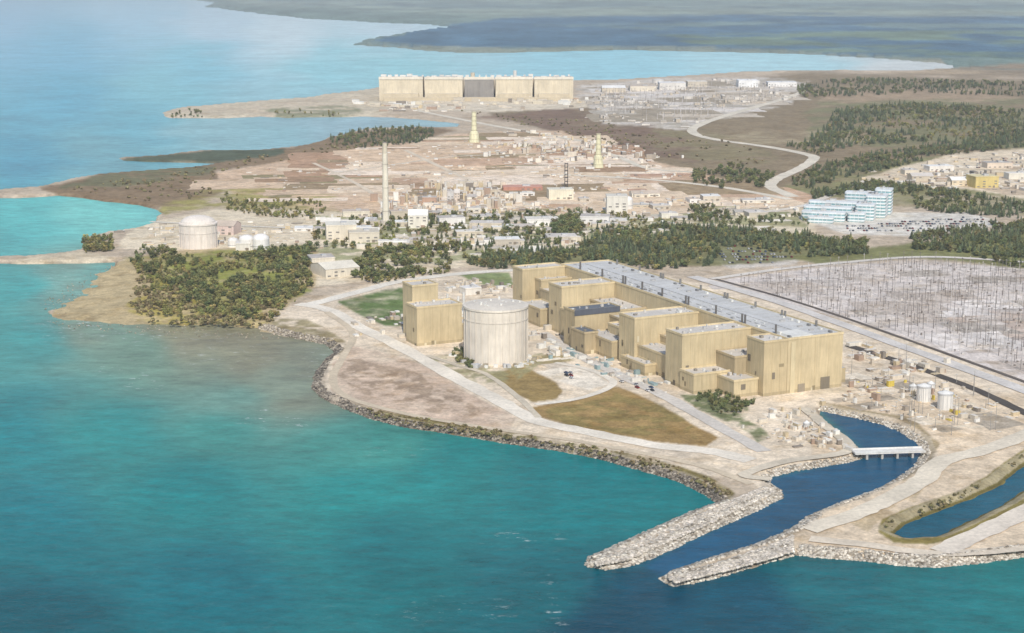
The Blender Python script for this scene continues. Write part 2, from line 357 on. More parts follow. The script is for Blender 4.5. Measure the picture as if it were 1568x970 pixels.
# submerged shoals
sh=np.clip((fbm(X2,Y2,60,5,41)-.44)*6,0,1)
for a,b,sx,sy in((290,525,190,36),(440,580,85,55),(110,450,60,45)):
    k=(sh*np.exp(-((U2-a)/sx)**2-((V2-b)/sy)**2))[...,None]*.7;WC=WC*(1-k)+np.array(C(126,118,92))*k
def m2(uv):
    poly=toW(uv,0);return inside_pts(X2.ravel(),Y2.ravel(),poly).reshape(U2.shape)
ch=m2([(1240,615),(1420,650),(1430,720),(1240,800),(1180,838),(1060,884),(1020,885),(985,866),(1060,826),(1200,760),(1160,735),(1330,698)])
WC[ch]=C(20,86,118);WC[m2([(1350,830),(1340,800),(1568,690),(1900,560),(1900,700),(1568,770),(1440,832)])]=C(24,92,112)
WC=np.stack([blur(WC[...,k],3) for k in range(3)],-1)
foam=np.zeros(U2.shape)+.03
for a,b,sx,sy,k in [(218,586,26,14,1),(168,565,24,9,1),(400,640,30,16,.9),(300,545,120,26,.5),(120,500,60,22,1),(800,825,46,9,1),(450,650,30,14,.8),(90,440,40,40,.6),(850,940,24,60,.5),(490,560,26,40,.6),(600,690,60,12,.3),(240,515,140,12,.7),(90,395,90,12,.5),(700,935,120,20,.35)]:
    foam=np.maximum(foam,k*np.exp(-((U2-a)/sx)**2-((V2-b)/sy)**2))
idx=np.arange(X2.size).reshape(X2.shape)
q=np.stack([idx[1:,:-1],idx[1:,1:],idx[:-1,1:],idx[:-1,:-1]],-1).reshape(-1,4)
rgba=np.concatenate([WC.reshape(-1,3),foam.reshape(-1,1)],1)
fastmesh('lake_water',np.stack([X2,Y2,X2*0],-1).reshape(-1,3),q,rgba,'POINT',M_W,True)

# ---------------------------------------------------------------- paved and stripped plots
coastL=toW(coast_uv,0);chanL=toW(chan2_uv,0)
def area(uv):
    p=np.array(toW(uv));x,y=p[:,0],p[:,1];return abs((x*np.roll(y,-1)-y*np.roll(x,-1)).sum())/2
def sample(uv,n,seed):
    r=np.random.default_rng(seed);poly=toW(uv);pa=np.array(poly);o=[]
    tot=0
    while tot<n:
        x=r.uniform(pa[:,0].min(),pa[:,0].max(),n*3);y=r.uniform(pa[:,1].min(),pa[:,1].max(),n*3)
        k=inside_pts(x,y,poly);o.append(np.stack([x[k],y[k]],1));tot+=k.sum()
    return np.concatenate(o)[:n]
def plots(uv,n,seed,cols,smin,smax,rot,asp=(.15,1.3)):
    r=random.Random(seed);mb=MB()
    for i,(x,y) in enumerate(sample(uv,n,seed)):
        s=r.uniform(smin,smax);t=s*r.uniform(*asp);a=rot+r.uniform(-.04,.04);c,q_=math.cos(a),math.sin(a);z=ZL+.03+i*.0016
        pts=[(x+px*c-py*q_,y+px*q_+py*c) for px,py in((-s/2,-t/2),(s/2,-t/2),(s/2,t/2),(-s/2,t/2))]
        pa=np.array([(x+(px-x)*1.15,y+(py-y)*1.15) for px,py in pts]+[(x,y)]+[((pts[j][0]+pts[j-1][0])/2,(pts[j][1]+pts[j-1][1])/2) for j in range(4)])
        if not (inside_pts(pa[:,0],pa[:,1],coastL)&~inside_pts(pa[:,0],pa[:,1],chanL)).all(): continue
        pts=fractal(pts,.07,seed=i+seed,minlen=5,lev=3)
        mb.poly([(px,py,z) for px,py in pts],C(*r.choice(cols)))
    mb.build('bare_plot',[M_PV])
BR=[(180,148,120),(164,136,108),(198,168,140),(226,206,180),(216,190,160),(186,152,128),(206,182,154),(158,138,108),(230,212,190),(218,196,168),(152,140,104)]
plots([(350,275),(440,248),(560,230),(700,210),(860,205),(950,240),(1050,268),(1150,288),(1180,310),(960,322),(640,322),(450,310)],130,1,BR,30,180,.10)
plots([(480,345),(620,320),(960,305),(1200,312),(1220,350),(960,365),(720,395),(490,400)],50,2,[(228,218,200),(210,200,182),(190,182,166),(150,150,110),(234,226,210),(204,186,158)],12,50,.15)
plots([(900,135),(1180,124),(1200,150),(1050,190),(930,182)],34,3,[(214,206,196),(180,172,158),(198,186,168),(164,152,132)],60,220,.05)
plots([(1340,275),(1470,242),(1700,235),(1700,300),(1480,290)],26,4,[(226,214,194),(192,174,150),(206,192,168)],20,90,.2)
plots([(1110,432),(1400,408),(1700,440),(1700,600),(1420,522),(1250,474)],46,5,[(216,208,200),(198,188,178),(188,176,164),(208,198,188),(176,166,154)],15,80,math.radians(8))
plots([(1180,640),(1230,620),(1300,575),(1420,590),(1560,650),(1440,665)],30,6,[(224,212,192),(192,178,158),(206,192,168),(170,158,140)],8,30,math.radians(26))
plots([(640,545),(700,540),(800,560),(900,560),(830,530),(720,570)],8,7,[(220,210,190),(198,186,168)],10,26,math.radians(26))

# ---------------------------------------------------------------- roads
def smooth(pts,n=6):
    P_=[pts[0]]+list(pts)+[pts[-1]];o=[]
    for i in range(1,len(P_)-2):
        p0,p1,p2,p3=[np.array(p) for p in P_[i-1:i+3]]
        for k in range(n):
            t=k/n;o.append(.5*((2*p1)+(-p0+p2)*t+(2*p0-5*p1+4*p2-p3)*t*t+(-p0+3*p1-3*p2+p3)*t**3))
    o.append(np.array(P_[-2]));return o
zr=[0.24]
def road(name,uv,w,col):
    zr[0]+=0.012
    p=smooth(toW(uv));mb=MB();L=[];R=[];rr=random.Random(len(uv))
    for i,a in enumerate(p):
        d=p[min(i+1,len(p)-1)]-p[max(i-1,0)];d=d/(np.hypot(*d)+1e-9);n=np.array([-d[1],d[0]])*w/2
        L.append(a+n*rr.uniform(.88,1.12));R.append(a-n*rr.uniform(.88,1.12))
    z=ZL+zr[0];c=C(*col)
    for i in range(len(p)-1):
        mb.poly([(R[i][0],R[i][1],z),(R[i+1][0],R[i+1][1],z),(L[i+1][0],L[i+1][1],z),(L[i][0],L[i][1],z)],c)
    mb.build(name,[M_R])
PALE=(238,228,210)
road('perimeter_road',[(455,466),(500,474),(548,500),(610,530),(690,575),(760,612),(820,644),(900,662),(1000,682),(1090,692),(1150,706)],14,PALE)
road('shore_track',[(500,478),(540,510),(525,548),(510,580),(530,608),(620,634),(740,655),(860,672),(980,694),(1080,716),(1150,742)],6,(214,198,172))
road('access_road',[(470,468),(540,450),(610,432),(700,420),(790,414)],14,(236,228,212))
road('station_road',[(830,510),(890,546),(960,580),(1020,608),(1080,642),(1170,692)],11,(214,206,194))
road('service_road',[(820,620),(880,612),(925,598),(938,584),(900,566),(850,556)],6,PALE)
road('service_road',[(655,545),(700,560),(745,574),(790,606),(825,640)],5,(212,200,178))
road('main_road',[(1236,138),(1200,152),(1130,172),(1075,190),(1060,202),(1090,213),(1180,226),(1240,238),(1244,246),(1222,260),(1190,274),(1180,286),(1215,302)],19,(226,216,196))
road('main_road',[(640,170),(740,190),(830,206),(900,218)],16,(226,216,196))
road('site_road',[(500,268),(620,250),(700,240),(860,234)],9,(224,208,184))
road('site_road',[(620,230),(700,268),(780,300),(840,330)],9,(224,208,184))
road('site_road',[(480,250),(560,290),(600,330)],7,(226,210,186))
road('site_road',[(860,268),(1000,276),(1110,288),(1210,306)],14,(230,220,200))
road('site_road',[(880,224),(940,238),(990,258),(1060,264)],12,(226,216,196))
road('site_road',[(960,335),(1100,330),(1220,318),(1290,290),(1330,276)],12,(226,216,200))
road('site_road',[(230,340),(330,345),(480,350),(620,345),(800,345),(960,335)],8,(224,216,200))
road('site_road',[(720,372),(860,362),(960,342)],8,(224,216,200))
road('site_road',[(1090,428),(1200,412),(1300,402),(1420,394),(1568,402),(1700,415)],10,(224,216,204))
road('switchyard_road',[(1060,424),(1200,466),(1340,516),(1568,598),(1700,650)],13,(216,210,202))
road('cable_trench_road',[(1096,428),(1210,460),(1330,500),(1568,585),(1700,636)],4,(110,102,94))
road('cable_trench_road',[(1300,530),(1400,562),(1500,600),(1568,632),(1680,680)],8,(92,86,80))
road('peninsula_road',[(1240,826),(1330,836),(1420,848),(1500,846),(1600,838)],9,(226,212,190))
road('peninsula_road',[(1235,812),(1300,792),(1350,770),(1410,738),(1440,708),(1500,692),(1568,668),(1650,630)],14,(230,218,196))
road('peninsula_road',[(1440,846),(1500,818),(1568,786),(1680,730)],14,(232,220,202))
road('peninsula_road',[(1180,735),(1140,728),(1200,708),(1300,690),(1260,650),(1230,625)],8,(216,204,182))

# ---------------------------------------------------------------- near power station
TAN=C(208,190,152);TAN2=C(199,181,144);TAN3=C(184,167,134);ROOF=C(214,207,196);GREY=C(196,195,192);DK=C(96,94,90);WHT=C(226,224,216)
O=np.array([180.,1182.]);ang=math.radians(26.08);Bx=np.array([math.cos(ang),math.sin(ang)]);Sx=np.array([-math.sin(ang),math.cos(ang)])
def LB(b,s): p=O+b*Bx+s*Sx;return (p[0],p[1])
def lbox(mb,b0,b1,s0,s1,z0,z1,col,top=None,mi=0):
    mb.prism([LB(b0,s0),LB(b1,s0),LB(b1,s1),LB(b0,s1)],z0,z1,col,top,mi)
def block(mb,b0,b1,s0,s1,z1,col,top=ROOF,z0=2,rib=7,par=True):
    lbox(mb,b0,b1,s0,s1,z0,z1,col,top)
    dk=tuple(x*.93 for x in col);r=random.Random(int(b0*3+s0))
    k=b0+rib
    while k<b1-2: lbox(mb,k-.15,k+.15,s0-.14,s0-.003,z0,z1-.6,dk);k+=rib
    k=s0+rib
    while k<s1-2: lbox(mb,b0-.14,b0-.003,k-.15,k+.15,z0,z1-.6,dk);k+=rib
    lbox(mb,b0-.1,b1+.1,s0-.1,s0-.02,z0,z0+3.2,tuple(x*.78 for x in col));lbox(mb,b0-.1,b0-.02,s0+.01,s1,z0,z0+3.2,tuple(x*.78 for x in col))
    for _ in range(int((b1-b0)/14)+1):
        k=r.uniform(b0+2,b1-5);z=r.choice([2,2,z1*.35,z1*.55]);h=r.uniform(2.2,5);w_=r.uniform(1.5,4.2)
        lbox(mb,k,k+w_,s0-.22,s0-.11,z,z+h,r.choice([C(130,120,104),C(156,142,112),C(222,210,178)]))
    for _ in range(int((s1-s0)/14)+1):
        k=r.uniform(s0+1,max(s0+1.1,s1-5));z=r.choice([2,z1*.4,z1*.6]);h=r.uniform(2.2,5);w_=r.uniform(1.2,4)
        lbox(mb,b0-.22,b0-.11,k,min(k+w_,s1-.5),z,z+h,r.choice([C(120,110,94),C(140,126,100)]))
    if par:
        lt=tuple(min(.8,x*1.14) for x in col)
        e=.35
        lbox(mb,b0-e,b1+e,s0-e,s0+e,z1-.5,z1+1.1,lt);lbox(mb,b0-e,b1+e,s1-e,s1+e,z1-.5,z1+1.1,lt)
        lbox(mb,b0-e+.01,b0+e,s0+e+.01,s1-e-.01,z1-.5,z1+1.08,lt);lbox(mb,b1-e,b1+e-.01,s0+e+.01,s1-e-.01,z1-.5,z1+1.08,lt)
    for _ in range(int((b1-b0)*(s1-s0)/110) if s1-s0<200 else 0):
        b=r.uniform(b0+3,b1-3);s=r.uniform(s0+3,s1-3);w_=r.uniform(.8,2.6);h=r.uniform(.6,2.2)
        lbox(mb,b-w_/2,b+w_/2,s-w_/2,s+w_/2,z1+.01,z1+h,r.choice([WHT,GREY,GREY,C(150,142,130),ROOF]))
st=MB();ZT=43
block(st,20.5,69,0,350,ZT,TAN,C(206,205,201),rib=12)
lbox(st,23,27,-.5,-.3,2,ZT-2,C(216,200,162));lbox(st,50,58,-.5,-.3,2,12,C(136,126,108));lbox(st,30,36,-.5,-.3,2,9,C(156,144,124))
block(st,0,20.2,0,22,ZT-.3,TAN2)
block(st,-41,-.3,28,46.6,17,TAN);block(st,-21,-.4,6,27.7,15,TAN)
block(st,-39.4,20.2,47,70,ZT-.6,TAN)
block(st,-10,20.2,22.3,46.7,28,TAN3)
block(st,-14,20.2,70.3,119.7,26,TAN3);block(st,-34,-14.3,78,119.5,20,TAN2);block(st,-44,-34.3,92,128,11,TAN2)
block(st,-37,20.2,120,144,41,TAN)
block(st,-14,20.2,144.3,199.5,27,TAN3);block(st,-40,-14.3,150,192,17,TAN2);block(st,-24,-14.4,160,185,24,TAN)
block(st,-46,-4,200,219,33,TAN2,C(110,116,124));block(st,-50,-38,176,199.6,20,TAN3,C(110,116,124))
lbox(st,-46.6,-4.5,199.5,199.65,29.5,34.2,C(96,100,108))
block(st,-3.7,20.2,200,252,30,TAN3);block(st,-32,-4.2,219.5,252,25,TAN2)
block(st,-30.5,20.2,252.6,276,ZT-.4,TAN)
block(st,-12,20.2,276.3,330,27,TAN3);block(st,-34,-12.4,285,325,18,TAN2)
block(st,-22.4,20.2,342.7,362,ZT-.5,TAN);block(st,-10,20.1,330.3,342.4,34,TAN2)
lbox(st,41,45,6,344,ZT+.02,ZT+.8,C(206,205,202))
r=random.Random(3)
for k in range(29):
    s=8+k*12+r.uniform(-3,3)
    for b in (26,62):
        if r.random()<.65: lbox(st,b-.9,b+.9,s-1.6,s+1.6,ZT+.02,ZT+r.uniform(.8,1.9),r.choice([C(172,171,168),WHT,C(136,134,132)]))
    lbox(st,31,31.6,s-3,s+3,ZT+.02,ZT+.5,C(176,175,172))
    if r.random()<.5: lbox(st,36,36.9,s-2,s+2,ZT+.02,ZT+.9,C(216,216,212))
    if r.random()<.4: lbox(st,52,56,s-.8,s+1.2,ZT+.02,ZT+.9,C(182,180,176))
    lbox(st,22,67.5,s+5,s+5.25,ZT+.02,ZT+.2,C(182,181,178))
for s in (20,60,64,100,140,144,180,212,240,244,280,320):
    p=LB(23.5,s);st.cyl(p[0],p[1],ZT,ZT+7,.8,C(110,106,102),10)
    p=LB(66,s+9);st.cyl(p[0],p[1],ZT,ZT+4.5,.9,C(130,128,124),10)
lbox(st,26,44,3,22,ZT+.03,ZT+1.2,WHT)
block(st,69.4,80,10,340,14,TAN2,GREY,rib=14,par=False)
st.build('power_station')

svc=MB()
block(svc,-158,-118,262,285,34.5,TAN);block(svc,-152,-129,285.3,306,48,TAN);block(svc,-129,-96,292,318,20,WHT,WHT);block(svc,-117.6,-104,268,290,16,TAN2)
for k in range(6):
    p=LB(-124+k*5,300);svc.cyl(p[0],p[1],2,30+k%3*3,1.0,WHT,8)
    svc.box(p[0]+2,p[1]+1,26,27,10,.6,ang,WHT)
svc.build('service_building')

def vac(name,cx,cy,r,z1,col,dome=0,ribs=28):
    mb=MB();mb.cyl(cx,cy,2,z1,r,col,72)
    for k in range(ribs):
        a=2*math.pi*k/ribs;mb.box(cx+math.cos(a)*(r+.1),cy+math.sin(a)*(r+.1),2,z1-.4,.7,.8,a,tuple(x*.94 for x in col))
    mb.cyl(cx,cy,z1,z1+1.6,r+.7,tuple(min(.8,x*1.05) for x in col),72)
    mb.cyl(cx,cy,z1-9,z1-8.3,r+.4,tuple(x*.94 for x in col),72)
    n=6 if dome else 2;zz=z1+1.6;rr=r-1.5;H_=dome or 1.5
    for k in range(n):
        a0=math.pi/2*k/n;a1=math.pi/2*(k+1)/n
        mb.cyl(cx,cy,zz+H_*math.sin(a0),zz+H_*math.sin(a1),rr*math.cos(a0)+.01,tuple(x*.97 for x in col),48,max(rr*math.cos(a1),.6))
    for k in range(14):
        a=random.uniform(0,6.28);q_=random.uniform(.3,.85)*r
        if not dome: mb.box(cx+q_*math.cos(a),cy+q_*math.sin(a),z1+1.6,z1+3+random.random()*2,1.5,1.5,a,WHT)
    mb.build(name)
vac('vacuum_building',-12.7,1305,25,44.5,C(224,215,200))
cx,cy=W(300,382);vac('storage_tank',cx,cy+18,20.5,zat(cy+18,343),C(234,224,212),8,20)
mb=MB()
for k in range(34):
    a=random.uniform(2.6,6.4);d=random.uniform(28,36);s_=random.uniform(1.5,6)
    mb.box(-12.7+math.cos(a)*d,1305+math.sin(a)*d,2,3+random.uniform(.5,3),s_,s_*random.uniform(.5,1),a,random.choice([WHT,GREY,TAN2,C(170,160,140)]))
mb.build('vacuum_building_plant')

# ---------------------------------------------------------------- far power station
mb=MB();x0,y0=W(580,155);x1,_=W(878,155);yb=y0;zt=zat(y0,120)
segs=[(0,.225),(.235,.43),(.44,.59),(.60,.79),(.80,1.0)];Wd=x1-x0
CR=C(224,211,184)
for i,(a,b) in enumerate(segs):
    c=CR if i!=2 else C(156,150,142)
    mb.box(x0+Wd*(a+b)/2,yb+45,2,zt-(0 if i!=2 else 5),Wd*(b-a),60,0,c,C(206,200,190))
    mb.box(x0+Wd*(a+b)/2,yb+14.2,zt-4,zt+2,Wd*(b-a)+1,1.5,0,C(232,224,206))
    if i!=2: mb.box(x0+Wd*(a+b)/2,yb+8,2,zt*.36,Wd*(b-a)*.8,14,0,C(208,194,166),C(216,208,192))
    for k in range(5):
        mb.box(x0+Wd*(a+(b-a)*(k+.5)/5),yb+14.6,2,zt-5,1.2,.8,0,tuple(q_*.92 for q_ in c))
mb.box(x0+Wd/2,yb+100,2,zt-6,Wd*.98,50,0,C(214,202,180),C(214,208,200))
mb.box(x0+Wd/2,yb-2,2,12,Wd*.95,7,0,C(204,190,162),C(216,206,190))
for k in range(30): mb.box(x0+Wd*(k+.5)/30,yb+40+random.uniform(-20,60),zt-7,zt+random.uniform(1.5,6),random.uniform(3,14),6,0,WHT)
mb.cyl(x0+Wd*.70,yb+60,zt-2,zt+14,4,WHT,12);mb.cyl(x0+Wd*.48,yb+60,zt-2,zt+9,5,CR,12)
for k in range(34):
    u=random.uniform(545,900);v=random.uniform(152,163);x,y=W(u,v);s_=random.uniform(8,26)
    mb.box(x,y-10,2,3+random.uniform(3,9),s_,s_*.6,0,random.choice([WHT,C(216,206,184),C(200,190,172)]))
mb.build('distant_power_station')

# ---------------------------------------------------------------- chimney & stacks
mb=MB();x,y=W(591,345);zt=zat(y,219);n=8
for k in range(n):
    z0=2+(zt-2)*k/n;z1=2+(zt-2)*(k+1)/n;mb.cyl(x,y,z0,z1,4.2-1.4*k/n,C(230,222,202) if k<7 else C(210,200,178),20,4.2-1.4*(k+1)/n)
mb.cyl(x,y,zt,zt+1,3.0,C(150,140,130),20);mb.cyl(x,y,2,9,7,C(210,200,184),16)
for k in range(3): mb.cyl(x,y,20+k*28,20.6+k*28,4.4-.45*k,C(198,190,172),20)
mb.build('chimney')
def tower(u,vb,vt,wb,wt):
    mb=MB();x,y=W(u,vb);zt=zat(y,vt);c=C(230,225,188);sc=y/2600.;R0=wb*sc/2;H_=zt-2
    prof=[(0,1.0),(.18,.86),(.36,.72),(.38,.52),(.7,.44),(1.0,.38)]
    for (a,ra),(b,rb) in zip(prof[:-1],prof[1:]): mb.cyl(x,y,2+H_*a,2+H_*b,R0*ra,c,16,R0*rb)
    mb.cyl(x,y,zt,zt+1.2,R0*.44,C(206,198,166),16)
    for k in range(6):
        t=.12+k*.15;ra=1-.6*min(1,t*1.6) if t<.37 else .52-.14*(t-.38)/.62
        mb.cyl(x,y,2+H_*t,2+H_*t+.7,R0*(ra+.06),C(214,206,172),16)
    for k in range(8):
        a=k*math.pi/4;mb.box(x+R0*.8*math.cos(a),y+R0*.8*math.sin(a),2,2+H_*.3,1.0,1.0,a,C(210,204,178))
    mb.build('process_stack')
tower(726,218,172,17,8);tower(916,257,206,17,8)
mb=MB();x,y=W(867,287);zt=zat(y,250)
for sx,sy in((-2,-2),(2,-2),(2,2),(-2,2)): mb.box(x+sx,y+sy,2,zt,.9,.9,0,C(80,74,70))
k=6
while k<zt: mb.box(x,y-2,k,k+.7,4,.5,0,C(80,74,70));mb.box(x,y+2,k,k+.7,4,.5,0,C(80,74,70));k+=5
mb.build('lattice_mast')

# ---------------------------------------------------------------- small building factory
BC=[(236,230,214),(228,218,198),(218,208,188),(240,236,228),(212,200,178),(204,194,176)]
RC=[(234,228,216),(216,208,198),(240,238,232),(198,190,180),(206,190,172),(182,176,168)]
def bld(u,v,wpx,hpx,dep=None,rot=0,col=None,roof=None,gab=False,name='industrial_building'):
    x,y=W(u,v);sc=(y*cP+HC*sP)/F;w_=wpx*sc;h=hpx*sc;dep=dep or w_*.6;mb=MB()
    c=C(*(col or random.choice(BC)));r=C(*(roof or random.choice(RC)))
    yc=y+dep/2
    if gab: mb.gable(x,yc,2,2+h*.75,2+h+1,w_,dep,rot,c,r)
    else:
        mb.box(x,yc,2,2+h,w_,dep,rot,c,r);mb.box(x,yc,2+h-.6,2+h+.5,w_+.6,dep+.6,rot,tuple(min(.8,q_*1.06) for q_ in c),r)
        mb.box(x+w_*.1,yc,2+h+.5,2+h+2.2,w_*.2,dep*.3,rot,GREY)
    cr,sr=math.cos(rot),math.sin(rot);n=max(2,int(w_/7))
    for fl in range(max(1,int(h/5))):
        for k in range(n):
            if random.random()<.3: continue
            lx=-w_/2+w_*(k+.5)/n;ly=-dep/2-.05
            mb.box(x+lx*cr-ly*sr,yc+lx*sr+ly*cr,4.2+fl*3.6,5.6+fl*3.6,w_/n*.45,.3,rot,C(140,136,130))
    lx=w_*.3;ly=-dep/2-.08;mb.box(x+lx*cr-ly*sr,yc+lx*sr+ly*cr,2,6,3.2,.35,rot,C(140,128,112))
    return mb.build(name)
hand=[(345,360,34,20,25,-.2,(222,200,188),None),(372,384,22,12,20,0,(232,226,214),(236,232,226)),(520,368,46,24,30,.15,(226,216,196),(230,224,208)),(555,372,46,17,30,.15,(220,210,190),(216,206,186)),
(505,350,30,15,20,.1,None,None),(640,350,30,28,20,0,(238,232,216),(240,236,226)),(610,335,26,12,16,.2,None,None),(690,345,40,12,22,.2,None,None),(745,352,50,11,22,-.1,None,None),
(690,308,10,16,10,0,(204,200,194),None),(700,308,8,18,10,0,(214,200,184),None),(655,312,26,10,16,0,(190,160,138),None),(800,292,60,6,26,.05,(196,144,124),(208,158,138)),(745,298,34,8,22,0,None,None),
(858,306,38,16,24,.1,(232,224,200),(232,226,206)),(945,328,32,28,26,0,(232,226,212),(226,220,206)),(912,345,44,14,24,-.1,None,None),(830,345,50,10,24,.1,None,None),(860,372,46,10,26,.1,None,None),
(510,425,56,20,40,.5,(222,212,192),(234,226,208)),(490,408,36,14,24,.3,None,None),(775,375,40,9,22,.1,None,None),(1140,330,30,8,16,.1,None,None),
(1508,288,38,18,30,.2,(214,194,130),(226,212,170)),(1470,285,28,13,20,.1,(224,208,180),None),(1412,278,34,12,22,.1,None,None),(1440,262,40,8,22,.2,(236,230,220),None),(1530,258,40,9,24,.1,(226,210,190),None),(1560,275,34,10,20,.1,None,None),(1395,268,22,8,20,.1,None,None),
(1030,138,40,11,60,0,(226,222,214),(236,234,230)),(1068,133,30,8,50,0,None,None),(1146,134,30,11,50,0,(240,240,238),(244,244,242)),(1198,133,44,7,40,0,(236,234,230),(240,240,238)),(985,140,40,8,50,0,None,None),(940,142,36,10,50,0,None,None),
(720,452,26,12,14,.45,(232,226,214),(236,232,226))]
for h in hand: bld(h[0],h[1],h[2],h[3],h[4],h[5],h[6],h[7],gab=random.random()<.3)
random.seed(11)
town=toW([(440,345),(620,300),(960,300),(1190,308),(1230,335),(1000,345),(900,370),(720,395),(600,378),(480,372)])
cnt=0
while cnt<50:
    u=random.uniform(440,1230);v=random.uniform(298,392);x,y=W(u,v)
    if not inside_pts(np.array([x]),np.array([y]),town)[0]: continue
    bld(u,v,random.uniform(12,44),random.uniform(4,9),random.uniform(10,26),random.uniform(0,.2),gab=random.random()<.25);cnt+=1
for u,v,rp,hp in((378,382,12,20),(400,383,13,22),(357,378,8,14),(960,320,9,18)):
    x,y=W(u,v);sc=y/F;mb=MB();r_=rp*sc;h=hp*sc;mb.cyl(x,y,2,h,r_,C(238,234,226),24)
    for k in range(4):
        a0=k*math.pi/8;a1=(k+1)*math.pi/8;mb.cyl(x,y,h+r_*.6*math.sin(a0),h+r_*.6*math.sin(a1),r_*math.cos(a0),C(238,234,228),24,max(.3,r_*math.cos(a1)))
    mb.cyl(x,y,h*.5,h*.5+.6,r_+.3,GREY,24);mb.build('domed_tank')
for u,v,rp,hp in((1414,614,11,25),(1447,626,12,26),(1425,600,6,14),(1398,600,6,10),(1008,128,9,6),(1156,128,8,5),(1235,655,5,8)):
    x,y=W(u,v);sc=y/F;mb=MB();mb.cyl(x,y,2,2+hp*sc,rp*sc,C(230,226,218),28,top=C(236,234,228));mb.cyl(x,y,2+hp*sc,3+hp*sc,rp*sc+.3,GREY,28);mb.cyl(x,y,3+hp*sc,4.5+hp*sc,rp*sc*.96,C(230,228,222),28,rp*sc*.2)
    for k in range(12):
        a=k*math.pi/6;mb.box(x+math.cos(a)*rp*sc,y+math.sin(a)*rp*sc,2,2+hp*sc,.3,.3,a,GREY)
    mb.build('water_tank')

# ---------------------------------------------------------------- office building (tinted glass bands, stepped wings, flat white roofs)
mb=MB();x,y=W(1292,342);TE=C(136,176,180);WB=C(230,235,234)
def rrect(cx,cy,w_,d_,rot,rad=3,n=3):
    c,s=math.cos(rot),math.sin(rot);o=[]
    for qx,qy,a0 in((1,-1,-math.pi/2),(1,1,0),(-1,1,math.pi/2),(-1,-1,math.pi)):
        for k in range(n+1):
            a=a0+math.pi/2*k/n;px=qx*(w_/2-rad)+rad*math.cos(a);py=qy*(d_/2-rad)+rad*math.sin(a);o.append((cx+px*c-py*s,cy+px*s+py*c))
    return o
def wing(cx,cy,w_,d_,fl,rot,z=2,rad=3):
    for k in range(fl):
        mb.prism(rrect(cx,cy,w_,d_,rot,rad),z+k*4,z+k*4+2.0,TE,mi=1)
        mb.prism(rrect(cx,cy,w_+.8,d_+.8,rot,rad),z+k*4+2.0,z+k*4+4,WB,C(226,230,230))
        c,s=math.cos(rot),math.sin(rot)
        for j in range(int((w_-2*rad)/5)+1):
            lx=-w_/2+rad+j*5;ly=-d_/2-.1;mb.box(cx+lx*c-ly*s,cy+lx*s+ly*c,z+k*4,z+k*4+2.0,.5,.3,rot,WB)
    for j in range(3): mb.box(cx+(j-1)*w_*.22,cy+(j%2)*3,z+fl*4,z+fl*4+1.5+j%2,w_*.12,d_*.25,rot,GREY)
R1_=-.32
wing(x-26,y+8,30,16,2,R1_);wing(x-20,y+24,52,16,3,R1_);wing(x-12,y+41,58,16,4,R1_);wing(x-2,y+58,60,16,5,R1_)
wing(x+18,y+14,20,14,3,R1_);wing(x+34,y+38,22,30,5,R1_)
wing(x+52,y+60,24,34,7,R1_);wing(x+38,y+84,40,22,7,R1_);wing(x+66,y+86,20,26,8,R1_)
mb.build('office_building',[M_P,M_GLASS])

# ---------------------------------------------------------------- channel bridge
mb=MB();x0,y0=W(1314,693,4);x1,y1=W(1407,690,4)
L=math.hypot(x1-x0,y1-y0);a=math.atan2(y1-y0,x1-x0);mx_,my_=(x0+x1)/2,(y0+y1)/2
mb.box(mx_,my_,3.6,4.6,L+6,8,a,C(232,228,220));mb.box(mx_,my_-4.1,4.6,5.5,L+6,.3,a,C(226,224,218));mb.box(mx_,my_+4.1,4.6,5.5,L+6,.3,a,C(226,224,218))
for k in range(4):
    t=(k+.5)/4-.5;mb.box(mx_+t*L*math.cos(a),my_+t*L*math.sin(a),-3,3.6,1.4,6.5,a,C(190,184,174))
mb.build('channel_bridge')

# ---------------------------------------------------------------- yard clutter
CCOL=[C(230,222,206),C(214,204,186),C(200,188,170),C(172,160,144),C(144,134,122),C(234,230,220),C(226,220,208),C(208,190,156),C(176,152,132),C(218,206,186)]
def clutter(name,uv,n,smin,smax,hmin,hmax,seed,rot=ang,cols=CCOL):
    r=random.Random(seed);mb=MB();cl=sample(uv,max(3,n//9),seed);un=sample(uv,n,seed+500);pp=[]
    for i in range(n):
        if r.random()<.7:
            c0=cl[r.randrange(len(cl))];pp.append((c0[0]+r.gauss(0,smax*3.5),c0[1]+r.gauss(0,smax*3.5)))
        else: pp.append(tuple(un[i]))
    pa=np.array(pp);ok=np.ones(n,bool)
    for ox,oy in((-5,0),(5,0),(0,5),(0,-5)): ok&=inside_pts(pa[:,0]+ox,pa[:,1]+oy,coastL)&~inside_pts(pa[:,0]+ox,pa[:,1]+oy,chanL)
    for x,y in pa[ok]:
        s=r.uniform(smin,smax);h=hmin+(hmax-hmin)*r.random()**2.5;c=r.choice(cols)
        mb.box(x,y,2,ZL+h,s*r.uniform(.8,2.8),s,rot+r.choice([0,math.pi/2]),c,r.choice([c,C(226,218,204)]))
        if r.random()<.25: mb.cyl(x+s,y+s,2,ZL+h*1.2,s*.3,r.choice(cols),8)
    mb.build(name)
clutter('plant_equipment',[(340,270),(560,232),(860,205),(960,240),(1060,275),(900,300),(600,310),(400,300)],320,1.5,6,.5,3,1,.1)
clutter('plant_equipment',[(600,290),(760,282),(790,325),(610,332)],280,1.5,6,1,12,2,.1)
clutter('plant_equipment',[(750,200),(860,205),(1000,240),(1010,262),(860,262),(770,240)],300,2,7,1,8,3,.1)
clutter('plant_equipment',[(440,340),(640,310),(960,305),(1220,315),(1200,345),(900,372),(720,398),(480,380)],480,1.5,5.5,.5,5,4,.1)
